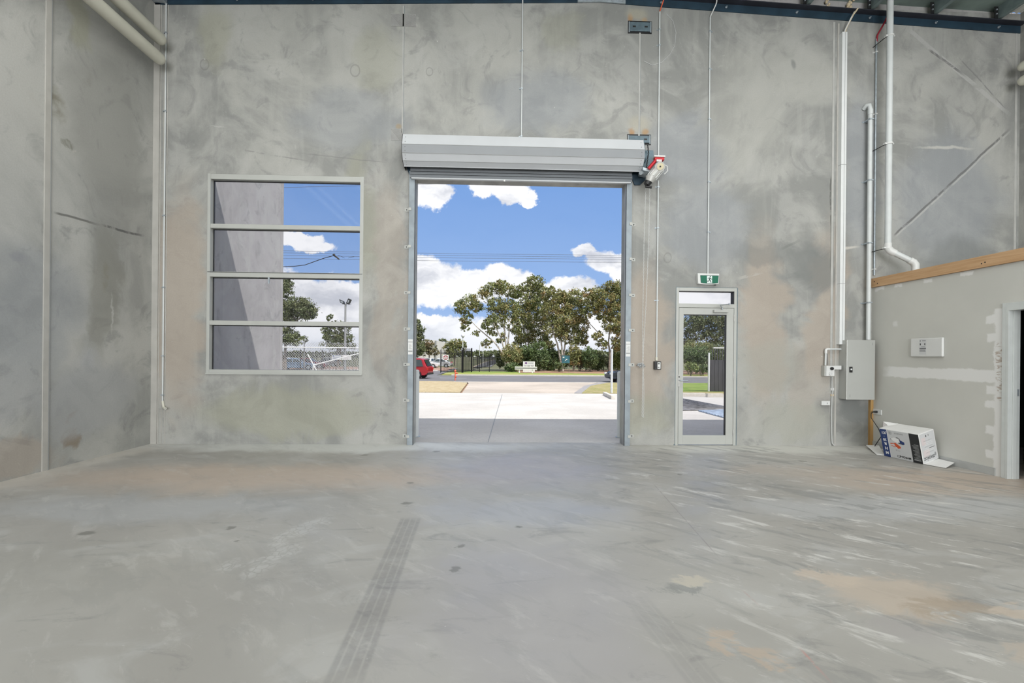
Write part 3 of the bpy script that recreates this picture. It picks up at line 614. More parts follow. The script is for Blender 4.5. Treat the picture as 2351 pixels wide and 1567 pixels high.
# ------------------------------------------------------------------ roller door
rd = thing('door_1', ((RX0+RX1)/2, D-.1, 0)); tag(rd, kind='structure')
gx0, gx1 = bp(937, 700, 1, D-.06).x, bp(1449, 700, 1, D-.06).x
GZ = 4.25
for (xo, xi, s) in ((gx0, RX0, 1), (gx1, RX1, -1)):
    mb = MB().box(xo, xo+s*.085, D-.055, D-.05, 0, GZ).box(xo+s*.08, xo+s*.085, D-.05, D-.001, 0, GZ).box(xo, xo+s*.005, D-.05, D-.001, 0, GZ)
    g = mb.obj('guide_rail', m_guide, rd)
    MB().box(xo+s*.087, xi+s*.002, D-.03, D-.001, 0, GZ).obj('guide_lining', m_alu, rd)
    MB().box(xo+s*.0855, xo+s*.094, D-.056, D-.03, 0, GZ).obj('brush_seal', m_black, rd)
    ys = (482, 567, 672, 755, 836, 918, 1000) if s > 0 else (516, 596, 678, 758, 837, 920, 1000)
    for py in ys:
        z = bp(937 if s > 0 else 1455, py, 1, D).z
        br = MB().box(xo-s*.075, xo-s*.002, D-.006, D, z-.025, z+.025).box(xo-s*.008, xo-s*.002, D-.06, D-.006, z-.02, z+.02).box(xo-s*.008, xo+s*.035, D-.066, D-.06, z-.02, z+.02).obj('guide_bracket', m_alu, g)
        MB().tube([(xo-s*.045, D-.014, z), (xo-s*.045, D-.006, z)], .009, 6).obj('bracket_bolt', m_black, br)
    zs0, zs1 = bp(1449, 818, 1, D).z, bp(1449, 784, 1, D).z
    xa, xb = xo+s*.005, xo+s*.075
    st = MB().box(xa, xb, D-.0565, D-.0555, zs0, zs1).obj('warning_sticker', m_white, rd)
    mb = MB().box(xa, xb, D-.0572, D-.0566, zs1-.045, zs1-.035).box(xa+s*.003, xb-s*.003, D-.0572, D-.0566, zs0+.04, zs0+.06)
    for k in range(6): mb.box(xa+s*.01, xb-s*(.008+.012*(k % 3)), D-.0572, D-.0566, zs0+.085+k*.014, zs0+.089+k*.014)
    mb.obj('sticker_print', m_cgrey, st)
# roll cover
CXa, CXb = bp(923, 330, 1, 6.87).x, bp(1480, 340, 1, 6.87).x
def cz_(py, y): return bp(923, py, 1, y).z
prof = [(D-.02, cz_(307, 6.93)+.015), (6.93, cz_(307.5, 6.93)), (6.86, cz_(330, 6.86)), (6.87, cz_(350, 6.87)), (6.94, cz_(368, 6.94)), (7.02, cz_(381, 7.02))]
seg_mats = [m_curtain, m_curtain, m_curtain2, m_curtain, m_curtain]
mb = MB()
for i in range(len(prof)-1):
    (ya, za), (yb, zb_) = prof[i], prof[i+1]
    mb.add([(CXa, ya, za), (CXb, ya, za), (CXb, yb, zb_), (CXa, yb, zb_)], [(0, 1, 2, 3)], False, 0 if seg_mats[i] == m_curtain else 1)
for i in range(1, len(prof)-1):   # seam lips
    y, z = prof[i]; 
    if i > 1: mb.tube([(CXa, y+.002, z), (CXb, y+.002, z)], .005, 6, True, 2)
mb.tube([(CXa, prof[-1][0], prof[-1][1]), (CXb, prof[-1][0], prof[-1][1])], .008, 6)
for fy, fz in ((6.90, .35), (6.885, .75)): mb.tube([(CXa, 6.9, prof[1][1]-.02), (CXb, 6.9, prof[1][1]-.02)], .0, 3) if False else None
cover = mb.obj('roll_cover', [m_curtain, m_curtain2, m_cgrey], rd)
back = [(D-.02, cz_(307, 6.93)+.015)]+prof[1:]+[(D-.1, prof[-1][1]-.02), (D-.02, prof[-1][1])]
for xx, s in ((CXa, -1), (CXb, 1)):
    MB().prism([(xx, y, z) for y, z in prof+[(D-.005, prof[-1][1])]], (s*.008, 0, 0)).obj('end_plate', m_bluegrey if s > 0 else m_black, rd)
    for (y, z) in ((6.895, .8), (6.885, .25)): pass
    rv = MB()
    for i in (1, 2, 3, 4):
        for tt in (.3, .75):
            y = prof[i][0]*(1-tt)+prof[i+1][0]*tt; z = prof[i][1]*(1-tt)+prof[i+1][1]*tt
            rv.sphere((xx-s*.045, y-.003, z), .006, 6, 4)
    rv.obj('rivet', m_cgrey, cover)
# curtain hanging below the roll
cz1 = prof[-1][1]+.12
mb = MB()
zz = 4.135; ycur = D-.085
hgt = [(4.135, 4.16, .012), (4.16, 4.19, .0), (4.19, 4.215, .012), (4.215, 4.235, 0)]
mb.box(RX0-.07, RX1+.08, ycur, ycur+.02, 4.24, 4.56)
for a_, b_, o in hgt: mb.box(RX0-.07, RX1+.08, ycur-o, ycur+.02, a_, b_-.003)
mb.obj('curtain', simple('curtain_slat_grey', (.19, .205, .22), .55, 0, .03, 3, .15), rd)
MB().box(RX0-.05, RX1+.06, ycur-.02, ycur+.03, 4.118, 4.136).obj('bottom_rail', m_curtain, rd, .004)
xm = bp(1158, 413, 1, D).x
MB().box(xm-.012, xm+.012, ycur-.03, ycur-.02, 4.10, 4.125).obj('pull_lug', m_white, rd)
MB().tube([(CXa+.01, 7.03, 4.5), (CXb+.06, 7.03, 4.5)], .09, 16).obj('roll_drum', m_bluegrey, rd)
# steel side bracket and chain wheel at the motor side
def P(px, py, y): return bp(px, py, 1, y)
yb = D-.03
MB().prism([P(1447, 400, yb), P(1466, 385, yb), P(1490, 385, yb), P(1487, 408, yb), P(1470, 424, yb), P(1457, 424, yb)], (0, .02, 0)).obj('side_plate', m_navy, rd)
MB().prism([P(1482, 345, yb), P(1500, 345, yb), P(1502, 372, yb), P(1490, 384, yb), P(1476, 384, yb)], (0, .02, 0)).obj('mount_plate', m_bluegrey, rd)
MB().prism([P(933, 383, yb), P(950, 383, yb), P(951, 400, yb), P(940, 402, yb)], (0, .02, 0)).obj('side_plate', m_navy, rd)
def chain(mb, pts, r, pitch, zig):
    pts = [Vector(p) for p in pts]; L = 0; k = 0
    for a_, b_ in zip(pts, pts[1:]):
        d = (b_-a_); n_ = max(1, int(d.length/pitch)); 
        for i in range(n_):
            c = a_+d*((i+.5)/n_); t_ = d.normalized()*pitch*.58
            w = (Vector((zig, 0, 0)) if k % 2 else Vector((0, zig, 0))); k += 1
            ring = [c+t_, c+t_*.5+w, c-t_*.5+w, c-t_, c-t_*.5-w, c+t_*.5-w, c+t_]
            mb.tube(ring, r, 4, False)
ych = D-.13
mb = MB(); chain(mb, [P(1487, 332, ych), P(1489, 350, ych), P(1485, 378, ych), P(1482, 400, ych)], .005, .022, .009); mb.obj('drive_chain', m_black, rd)
mb = MB()
chain(mb, [P(1483, 425, ych), P(1478.5, 560, ych), P(1475.5, 740, ych), P(1476, 835, ych)], .0022, .026, .006)
chain(mb, [P(1492, 425, ych), P(1489, 560, ych), P(1483, 700, ych), P(1477, 800, ych), P(1476, 840, ych), P(1475, 900, ych), P(1474, 955, ych), P(1477, 958, ych), P(1478.5, 900, ych), P(1477, 845, ych)], .0022, .026, .006)
mb.obj('hand_chain', m_whitemetal, rd)
k0 = P(1472, 838, D-.06)
mb = MB().tube([k0+Vector((-.05, .05, .0)), k0+Vector((-.05, -.02, 0))], .012, 8)
for dxx, dzz in ((-.045, .015), (-.015, .02), (.015, .01), (.035, -.015), (-.02, -.02)): mb.tube([k0+Vector((dxx-.02, -.03, dzz)), k0+Vector((dxx, -.05, dzz+.018)), k0+Vector((dxx+.02, -.03, dzz)), k0+Vector((dxx, -.02, dzz-.018)), k0+Vector((dxx-.02, -.03, dzz))], .006, 6)
mb.obj('chain_keeper', m_galv, rd)

# steel fixing plates set in rusty wall pockets
m_rust = simple('rust_stain', (.42, .27, .16), .9, 0, .3, 12); m_rustpale = simple('pale_rust_stain', (.44, .40, .31), .9, 0, .15, 9)
def fixplate(px0, px1, py0, py1, label, holes, slope=0):
    a_, b_ = P(px0, py0, D), P(px1, py1, D); c = (a_+b_)/2
    t = thing('fixing_plate', (c.x, D, b_.z), label, 'steel plate')
    MB().box(a_.x-.03, b_.x+.03, D-.003, D, b_.z-.03, a_.z+.03).obj('recess', m_black, t)
    o = MB().box(a_.x, b_.x, D-.02, D-.004, b_.z, a_.z).obj('plate', m_bluegrey, t, .004)
    MB().box(a_.x-.02, a_.x, D-.012, D-.004, b_.z-.015, a_.z+.01).obj('side_lip', m_guide, t); MB().box(b_.x, b_.x+.02, D-.012, D-.004, b_.z-.01, a_.z+.015).obj('side_lip', m_guide, t)
    for h in holes: MB().box(c.x+h-.025, c.x+h+.025, D-.0215, D-.0202, c.z-.012, c.z+.012).obj('slot', m_black, t)
fixplate(1446, 1492, 52, 74, 'blue-grey steel plate with two slots, set in the wall under the roof angle', (-.095, .095))
fixplate(1444, 1490, 312, 329, 'blue-grey steel plate half hidden by the top of the roller door cover', (.1,))
mb = MB()
# hatched render patches over the other plates
m_patch = simple('hatched_render_patch', (.34, .34, .33), .85, 0, .12, 6); m_patchd = simple('patch_groove', (.22, .22, .21), .9)
def patch(px0, px1, py0, py1, label):
    a_, b_ = P(px0, py0, D), P(px1, py1, D)
    t = thing('render_patch', ((a_.x+b_.x)/2, D, b_.z), label, 'wall patch')
    MB().box(a_.x, b_.x, D-.004, D, b_.z, a_.z).obj('render', m_patch, t)
    mb = MB(); w, h = b_.x-a_.x, a_.z-b_.z; k = 0
    while k*.022 < w-.03:
        x0 = a_.x+k*.022; mb.tube([(x0, D-.0045, a_.z-.01), (min(x0+h*.8, b_.x-.004), D-.0045, a_.z-.01-min(h*.8, b_.x-.004-x0)/.8*.95)], .0016, 4); k += 1
    mb.obj('scoring', m_patchd, t)
patch(898, 923, 295, 322, 'square hatched render patch beside the top corner of the roller cover')
patch(898, 955, 31, 62, 'pale rectangular render patch high on the wall over a panel joint')

# ------------------------------------------------------------------ door operator motor
c = P(1513, 392, D-.28)
mo = thing('door_operator', (c.x, D, c.z), 'grey and red electric operator motor beside the roller door cover', 'motor')
ym = D-.30
ax = (P(1520, 375, ym)-P(1488, 425, ym)).normalized()
MB().tube([P(1519, 380, ym), P(1492, 412, ym)], [.075, .07], 14).tube([P(1494, 408, ym), P(1490, 418, ym)], [.08, .055], 14).obj('motor_body', m_motor, mo)
mb = MB()
for k in range(8):
    a_ = k/8*2*math.pi; u1 = ax.cross(Vector((0, 1, 0))).normalized(); vv = u1*math.cos(a_)*.074+Vector((0, 1, 0))*math.sin(a_)*.074
    mb.tube([P(1515, 385, ym)+vv, P(1496, 407, ym)+vv], .006, 5)
mb.obj('cooling_fin', m_whitemetal, mo)
MB().tube([P(1515, 383, ym-.09), P(1515, 383, ym+.14)], .075, 20).obj('gear_housing', m_motor, mo)
MB().tube([P(1516, 382, ym-.105), P(1516, 382, ym-.09)], .05, 20).obj('hub_cap', m_brass, mo)
MB().tube([P(1516, 382, ym-.112), P(1516, 382, ym-.104)], .012, 8).obj('hub_bolt', m_black, mo)
MB().box(P(1504, 1, ym).x, P(1526, 1, ym).x, ym-.06, ym+.02, P(1515, 371, ym).z, P(1515, 364, ym).z).obj('control_box', m_red, mo, .01)
MB().box(P(1502, 1, ym).x, P(1527, 1, ym).x, ym-.07, ym+.03, P(1515, 364, ym).z, P(1515, 361, ym).z).obj('box_lid', m_white, mo)
MB().box(P(1507, 1, ym).x, P(1519, 1, ym).x, ym-.075, ym-.0705, P(1515, 371, ym-.07).z, P(1515, 366, ym-.07).z).obj('rating_label', m_cpink, mo)
MB().tube([P(1505, 369, ym-.04), P(1489, 387, ym-.04)], .026, 4).obj('red_arm_cover', m_red, mo)
MB().tube([P(1492, 413, ym), P(1487, 420, ym), P(1484, 424, ym)], [.055, .05, .045], 12).tube([P(1482, 428, ym), P(1496, 430, ym)], .02, 8).obj('chain_wheel', m_black, mo)
MB().tube([P(1520, 375, ym+.1), P(1532, 382, ym+.1), P(1533, 392, ym+.1), P(1525, 400, ym+.1)], .008, 6).obj('cable_loop', m_white, mo)
MB().obox(P(1478, 396, ym+.12), (.05, 0, -.01), (0, .12, 0), (.0, 0, .022)).tube([P(1471, 397, ym-.0), P(1477, 396, ym+.1)], .028, 10).obj('mount_bracket', m_galv, mo)

# ------------------------------------------------------------------ conduits on the wall
def conduit(name, pts, r, label, clips, mt, cat='conduit', side=-1, group=None):
    q = Vector(pts[-1]); t = thing(name, tuple(q), label, cat, group)
    MB().tube(pts, r, 10).obj('tube', mt, t)
    for z in clips:
        # point on the run at this height
        for a_, b_ in zip(pts, pts[1:]):
            a_, b_ = Vector(a_), Vector(b_)
            if min(a_.z, b_.z) <= z <= max(a_.z, b_.z) and abs(a_.z-b_.z) > 1e-4: c = a_.lerp(b_, (z-a_.z)/(b_.z-a_.z)); break
        else: continue
        MB().box(c.x-r-.004, c.x+r+.004, c.y-r-.004, D, z-.009, z+.009).box(c.x+side*(r+.004), c.x+side*(r+.032), D-.006, D, z-.009, z+.009).tube([(c.x+side*(r+.02), D-.016, z), (c.x+side*(r+.02), D-.006, z)], .006, 6).obj('saddle_clip', m_galv if mt != m_galv else m_white, t)
    return t
def xa(px, py): return P(px, py, D-.02)
c1 = [xa(381, -6), xa(380, 200), xa(377, 500), xa(374, 800), xa(371, 925)]
for q in c1: q.y = D-.018
x0 = c1[2].x
c1 = [(x0, D-.018, 6.95), (x0, D-.018, .66), (x0+.01, D-.02, .60), (x0+.03, D-.035, .565), (x0+.06, D-.06, .55), (x0+.1, D-.10, .555)]
c1o = conduit('wall_conduit', c1, .011, 'thin grey conduit near the window-side corner, hooked at its foot', [6.75, 6.3, 5.1, 3.5, 2.4, 1.35, .75], m_pipe)
MB().tube(c1[1:], .017, 10).obj('end_bend', m_cream, c1o)
x0 = P(1198.5, 150, D).x
conduit('wall_conduit', [(x0, D-.016, 7.02), (x0, D-.016, 4.75)], .011, 'thin grey conduit dropping to the middle of the roller cover', [6.2, 5.6, 4.85], m_pipe)
x0 = P(1510.5, 400, D).x
conduit('wall_conduit', [(x0, D-.016, 6.88), (x0, D-.016, 4.42)], .012, 'grey conduit from the roof angle down to the red motor', [6.6, 6.35, 4.55], m_pipe)
o = conduit('wall_conduit', [(x0, D-.016, 4.2), (x0, D-.016, 1.38)], .012, 'grey conduit from the red motor down to the black switch', [4.1, 3.45, 2.3], m_pipe)
MB().tube([(x0, D-.016, 1.345), (x0, D-.016, 1.40)], .02, 10).obj('gland', m_cream, o)
x1 = P(1627, 300, D).x
conduit('wall_conduit', [(x1, D-.016, 6.82), (x1, D-.016, 2.72)], .011, 'grey conduit dropping to the green exit sign', [6.6, 6.0, 5.2, 4.2, 3.4], m_pipe, side=1)
def cable(name, pts, r, mt, label, cat='cable'):
    return tag(MB().tube(pts, r, 8).obj(name, mt, origin=pts[-1]), label, cat)
cable('cable', [(x0, D-.13, 7.3), (x0+.03, D-.125, 7.1), (x0+.02, D-.118, 6.98), (x0, D-.016, 6.885)], .009, m_orange, 'orange cable entering the conduit above the motor')
cable('cable', [(x1+.04, D-.2, 7.2), (x1+.05, D-.125, 6.98), (x1+.04, D-.118, 6.94), (x1, D-.016, 6.825)], .009, m_white, 'white cable entering the conduit above the exit sign')
# black switch
a_, b_ = P(1502.5, 829, D-.05), P(1517.5, 848, D-.05)
t = thing('control_switch', ((a_.x+b_.x)/2, D, b_.z), 'black wall switch box for the roller door with a white label', 'switch')
MB().box(a_.x, b_.x, D-.06, D, b_.z, a_.z).obj('switch_body', m_black, t, .004)
MB().box(a_.x+.045, b_.x-.012, D-.063, D-.0605, b_.z+.012, a_.z-.015).obj('switch_label', m_white, t)
MB().box(a_.x+.02, a_.x+.035, D-.068, D-.0605, b_.z+.03, a_.z-.03).obj('button', m_black, t)
MB().box(a_.x+.05, b_.x-.03, D-.0642, D-.0632, b_.z+.03, b_.z+.04).box(a_.x+.05, b_.x-.025, D-.0642, D-.0632, a_.z-.045, a_.z-.03).obj('label_print', m_black, t)

# ------------------------------------------------------------------ exit sign
ye = D-.07
a_, b_ = P(1602, 627, ye), P(1651.5, 653, ye); w, h = b_.x-a_.x, a_.z-b_.z
t = thing('exit_sign', ((a_.x+b_.x)/2, D, b_.z), 'green and white running man exit sign over the glass door', 'exit sign')
cx, zt = (a_.x+b_.x)/2, a_.z
def arcpoly(x0, x1, z1, z0, bul, y): 
    n_ = 8; return [(x0, y, z1), (x1, y, z1)]+[(x1+(x0-x1)*k/n_-(.01*(1-2*k/n_)), y, z0-bul*math.sin(math.pi*k/n_)) for k in range(n_+1)]
MB().prism(arcpoly(a_.x, b_.x, a_.z, b_.z+.012, .012, ye), (0, .07, 0)).obj('housing', m_white, t, .005)
fx0, fx1, fz1, fz0 = a_.x+w*.125, b_.x-w*.045, a_.z-h*.20, b_.z+h*.15
MB().prism(arcpoly(fx0-.004, fx1+.004, fz1+.004, fz0-.002, .011, ye-.002), (0, .002, 0)).obj('face_edge', m_greend, t)
face = MB().prism(arcpoly(fx0, fx1, fz1, fz0, .010, ye-.004), (0, .002, 0)).obj('sign_face', m_green, t)
wx0, wx1 = fx0+(fx1-fx0)*.355, fx0+(fx1-fx0)*.64
MB().box(wx0, wx1, ye-.006, ye-.004, fz0-.006, fz1-.003).obj('door_symbol', m_exitw, t)
W_, H_ = wx1-wx0, fz1-fz0
def S(u_, v_): return (wx0+u_*W_, ye-.0075, fz0+v_*H_)
mb = MB()
def limb(pts, r): mb.tube([S(*p) for p in pts], r, 6)
mb.tube([(S(.62, .86)[0], ye-.009, S(.62, .86)[2]), (S(.62, .86)[0], ye-.006, S(.62, .86)[2])], .0095, 12)
limb([(.60, .70), (.48, .48)], .0078); limb([(.60, .70), (.35, .70), (.16, .52)], .004); limb([(.60, .69), (.80, .52), (1.0, .52)], .004)
limb([(.50, .48), (.38, .30), (.34, .22), (-.02, .22)], .0052); limb([(.50, .48), (.66, .26), (.82, .02)], .0056)
mb.obj('running_figure', m_greend, t)
mb = MB(); mb.tube([S(-.02, .05), S(-.1, .05)], .006, 6); mb.tube([S(-.08, .36), S(-.14, .36)], .005, 6); mb.obj('shadow_marks', m_greend, t)
MB().box(b_.x-.07, b_.x-.05, ye+.01, ye+.02, b_.z-.012, b_.z).obj('test_button', m_black, t)

# ------------------------------------------------------------------ trunking, conduits and cabinet on the office side
a_ = P(1926, 400, D).x-.02; b_ = P(1945, 400, D-.1).x
t = thing('cable_trunking', ((a_+b_)/2, D, 1.6), 'white square cable trunking running from roof down to the grey cabinet', 'trunking')
MB().box(a_, b_+.005, D-.075, D, 1.63, 6.62).obj('trunk', m_whitemetal, t, .004)
MB().box(a_+.045, a_+.049, D-.0775, D-.0752, 1.63, 6.62).obj('lid_seam', m_cgrey, t)
for z in (4.5, 2.6): MB().box(a_-.002, b_+.007, D-.079, D, z, z+.004).obj('joint', m_cgrey, t)
cable('cable', [(b_-.03, D-.04, 6.5), (b_-.01, D-.06, 6.68), (b_+.05, D-.13, 6.85), (b_+.11, D-.15, 6.94)], .012, m_foam, 'cream coloured cable spilling from the top of the white trunking')
cable('cable', [(b_-.045, D-.04, 6.5), (b_-.025, D-.06, 6.66), (b_+.03, D-.12, 6.82), (b_+.07, D-.13, 6.9)], .009, m_white, 'white cable beside the cream one over the trunking')
xg = P(2008, 300, D).x
t = conduit('wall_conduit', [(xg, D-.018, 6.56), (xg, D-.018, 2.75)], .014, 'grey steel conduit holding the red cable', [6.35, 5.35, 2.85], m_galv)
cable('cable', [(xg, D-.018, 6.5), (xg+.01, D-.03, 6.62), (xg+.06, D-.12, 6.78), (xg+.09, D-.125, 6.86)], .013, m_redcab, 'dark red cable rising out of the grey steel conduit')
xp = P(1996, 500, D-.09).x
t = conduit('vent_pipe', [(xp-.04, D-.005, 5.43), (xp-.035, D-.06, 5.46), (xp-.01, D-.085, 5.45), (xp, D-.09, 5.38), (xp, D-.09, bp(1998, 780, 1, D-.17).z+.006)], .032, 'pale grey pipe with elbow leaving the wall and dropping to the cabinet top', [5.22, 4.25, 3.25, 2.3], m_pipe, 'pipe')
MB().tube([(xp, D-.09, 5.38), (xp, D-.09, 5.30)], .037, 12).obj('coupling', m_pipe, t)
# electrical cabinet
yc = D-.17
a_, b_ = P(1945, 780, yc), P(2008, 917, yc); CX0, CX1, CZ0, CZ1 = a_.x, b_.x, b_.z, a_.z
t = thing('electrical_cabinet', ((CX0+CX1)/2, D, CZ0), 'grey steel electrical cabinet with black lock under the white trunking', 'cabinet')
MB().box(CX0, CX1, yc+.02, D, CZ0, CZ1).obj('cabinet_body', m_cab, t, .004)
MB().box(CX0-.004, CX1+.002, yc-.001, yc+.018, CZ0-.004, CZ1+.003).obj('cabinet_door', m_cab, t, .005)
lx, lz = P(1953, 848, yc).x, P(1953, 848, yc).z
lk = MB().box(lx-.026, lx+.026, yc-.01, yc-.001, lz-.045, lz+.045).obj('lock', m_black, t, .004)
MB().tube([(lx, yc-.016, lz+.005), (lx, yc-.01, lz+.005)], .014, 10).obj('key_barrel', m_whitemetal, lk)
MB().box(CX1-.045, CX1-.04, yc-.0035, yc-.0012, CZ1-.08, CZ1-.04).obj('hinge_mark', m_cgrey, t); MB().box(CX0+.05, CX0+.055, yc-.0035, yc-.0012, CZ0+.04, CZ0+.08).obj('hinge_mark', m_cgrey, t)
mb = MB()
# isolator switch with outlet beside the cabinet
yw = D-.09
a_, b_ = P(1897, 839, yw), P(1915.5, 863, yw)
t = thing('switched_outlet', ((a_.x+b_.x)/2, D, b_.z), 'grey industrial outlet with round black switch beside the cabinet', 'outlet')
MB().box(a_.x-.02, b_.x, yw+.005, D, b_.z, a_.z).obj('outlet_box', m_cab, t, .004)
MB().box(a_.x, b_.x, yw-.004, yw+.004, b_.z+.002, a_.z-.002).obj('face_plate', m_white, t, .003)
k = Vector(((a_.x+b_.x)/2+.015, yw, a_.z-.045)); MB().tube([k, k+Vector((0, -.03, 0))], .024, 14).obj('knob', m_black, t)
k = Vector(((a_.x+b_.x)/2+.005, yw, b_.z+.04)); MB().tube([k, k+Vector((0, -.018, 0))], .032, 16).obj('socket_ring', m_white, t); MB().tube([k+Vector((0, -.016, 0)), k+Vector((0, -.0195, 0))], .02, 16).obj('socket_face', m_clightg, t)
a2, b2 = P(1915, 839, yw), P(1932, 848, yw)
MB().box(a2.x, min(b2.x, CX0+.01), yw, yw+.05, b2.z, a2.z).obj('side_adaptor', m_white, t, .003)
q0 = P(1927, 801, D-.04); q1 = P(1899, 801, D-.04); q2 = P(1896, 806, D-.04); q3 = P(1895, 838, D-.04)
t = thing('wall_conduit', tuple(q3), 'short white conduit bent between cabinet side and industrial outlet', 'conduit')
MB().tube([q0+Vector((.05, 0, 0)), q1, q1+Vector((-.02, 0, -.01)), q2, q3], .014, 10).obj('tube', m_pipe, t)
MB().tube([q1+Vector((.035, 0, 0)), q1+Vector((.0, 0, 0)), q1+Vector((-.02, 0, -.012)), q2, q2+Vector((0, 0, -.03))], .02, 10).obj('elbow', m_white, t)
q = P(1899.5, 812, D-.03); MB().tube([q, q+Vector((.01, 0, -.1)), q+Vector((.015, 0, -.18))], .006, 6).obj('grey_cable', m_cgrey, t)
# flat cable cover down to the floor
xs_ = P(1907.5, 900, D).x
t = thing('cable_cover', (xs_, D, 0), 'thin white cable run down the wall under the industrial outlet', 'cable')
MB().tube([(xs_, D-.02, P(1907, 864, D).z), (xs_, D-.02, .93), (xs_+.012, D-.022, .89), (xs_+.004, D-.02, .84), (xs_-.004, D-.02, .5), (xs_+.0, D-.02, .2), (xs_+.01, D-.022, .05), (xs_+.03, D-.05, .01)], .012, 8).obj('sheath', m_skirt, t)
MB().box(xs_-.012, xs_+.03, D-.03, D, .89, .93).obj('clip', m_white, t); MB().box(xs_-.012, xs_+.03, D-.03, D, .80, .83).obj('clip', m_foam, t)
ys_ = D-.035
a_, b_ = P(1887, 920, ys_), P(1906, 930, ys_)
t = thing('wall_socket', ((a_.x+b_.x)/2, D, b_.z), 'small white outlet box low on the concrete wall left of the cabinet', 'socket')
t['label'] = 'small white socket box low on the concrete wall between exit door and cabinet'
MB().box(a_.x, b_.x, ys_, D, b_.z, a_.z).obj('socket_body', m_white, t, .004)
MB().box(b_.x-.055, b_.x-.045, ys_-.003, ys_-.0005, b_.z+.02, b_.z+.045).obj('rocker', m_cgrey, t)

# ------------------------------------------------------------------ waste pipe
wx, wy = P(2041, 300, 6.95).x, 6.95
def wz(py): return bp(2041, py, 1, wy).z
t = thing('waste_pipe', (wx, wy, 3.0), 'thick white waste pipe standing off the wall and bending into the office roof', 'pipe')
el = Vector((wx, wy, wz(573))); e2 = bp(2100, 603, 1, 6.84)
MB().tube([(wx, wy, 7.25), (wx, wy, el.z+.09)], .044, 16).obj('riser', m_pipe, t)
dd = (e2-el).normalized()
MB().tube([el+Vector((0, 0, .1)), el+Vector((0, 0, .03)), el+dd*.04+Vector((0, 0, .0)), el+dd*.11], .052, 16).obj('elbow', m_white, t)
MB().tube([el+dd*.1, e2-dd*.06], .043, 16).obj('offset_pipe', m_pipe, t)
MB().tube([e2-dd*.08, e2-dd*.02, e2+Vector((.012, 0, -.03)), e2+Vector((.012, 0, -.15))], .052, 16).obj('elbow', m_white, t)
for py in (83, 330, 569):
    z = wz(py); w0 = Vector((wx-.05, D, z-.0))
    MB().tube([(wx-.055, wy+.0, z-.01), (wx-.06, D, z-.01)], .006, 6).obj('bracket_rod', m_black, t)
    MB().tube([(wx, wy, z-.012), (wx, wy, z+.012)], .055, 16).box(wx-.075, wx-.045, wy-.02, wy+.02, z-.012, z+.012).box(wx+.045, wx+.07, wy-.015, wy+.015, z-.01, z+.01).obj('pipe_clamp', m_white, t)
# pale wire loop near the motor conduit
cable('wire_loop', [P(1530, 32, D-.006), P(1545, 48, D-.006), P(1552, 75, D-.006), P(1549, 105, D-.006), P(1538, 125, D-.006), P(1520, 143, D-.006), P(1498, 150, D-.006), P(1478, 140, D-.006)], .0035, m_clightg, 'pale thin wire curving across the wall beside the motor conduit', 'wire')

# ------------------------------------------------------------------ office partition
PXa, PXb = 6.05, 6.17
OZ = 2.02
dy1 = 5.23; dy0 = 4.35
mb = MB()
mb.box(PXa, PXb, dy1, D-.0, 0, 2.55).box(PXa, PXb, 3.2, dy0, 0, 2.55).box(PXa, PXb, dy0, dy1, OZ+.03, 2.55)
mb.box(PXb, XR, 3.2, 3.3, 0, 2.55).box(PXb, XR, 3.3, D, 2.45, 2.55)
tag(mb.obj('wall_partition', m_plaster), kind='structure')
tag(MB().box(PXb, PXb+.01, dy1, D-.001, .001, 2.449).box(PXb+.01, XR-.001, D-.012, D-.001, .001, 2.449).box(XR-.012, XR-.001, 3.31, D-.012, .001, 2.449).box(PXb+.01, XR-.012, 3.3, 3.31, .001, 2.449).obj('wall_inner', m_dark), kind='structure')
t = thing('timber_plate', (PXa, 5.5, 2.55), 'long pine timber plate along the top of the office wall', 'timber')
MB().box(PXa-.03, PXb, 3.2, D-.002, 2.552, 2.695).obj('board', m_timber, t, .002)
for (y, z) in ((7.12, 2.64), (7.06, 2.6), (5.5, 2.6), (5.46, 2.61)): MB().tube([(PXa-.033, y, z), (PXa-.029, y, z)], .008, 8).obj('screw', m_black, t)
tag(MB().box(PXa-.045, PXa-.001, D-.05, D-.001, 0, 1.35).obj('timber_stud', m_stud, origin=(PXa, D, 0)), 'upright pine stud where the office wall meets the concrete', 'timber')
tag(MB().box(PXa-.012, PXa, 5.345, D-.05, 0, .085).box(PXa-.008, PXa, 5.345, D-.05, .085, .095).obj('baseboard_office', m_skirt, bevel=.002), kind='structure')
# door lining without leaf
t = thing('door_3', (PXa, dy1, 0)); tag(t, kind='structure')
MB().box(PXa-.018, PXa, dy1-.0, dy1+.045, 0, OZ+.06).box(PXa-.018, PXa, dy0-.05, dy0, 0, OZ+.06).box(PXa-.018, PXa, dy0, dy1, OZ-.01, OZ+.06).obj('architrave', m_trim, t, .004)
MB().box(PXa-.019, PXb+.01, dy1-.025, dy1, 0, OZ).box(PXa-.019, PXb+.01, dy0, dy0+.025, 0, OZ).box(PXa-.019, PXb+.01, dy0+.025, dy1-.025, OZ-.03, OZ).obj('door_lining', m_trim, t)
MB().box(PXa+.035, PXb-.035, dy1-.037, dy1-.025, 0, OZ-.03).obj('door_stop', m_trim, t, .003)
MB().box(PXb-.03, PXb-.004, dy1-.03, dy1-.0255, .98, 1.06).obj('strike_plate', m_galv, t)

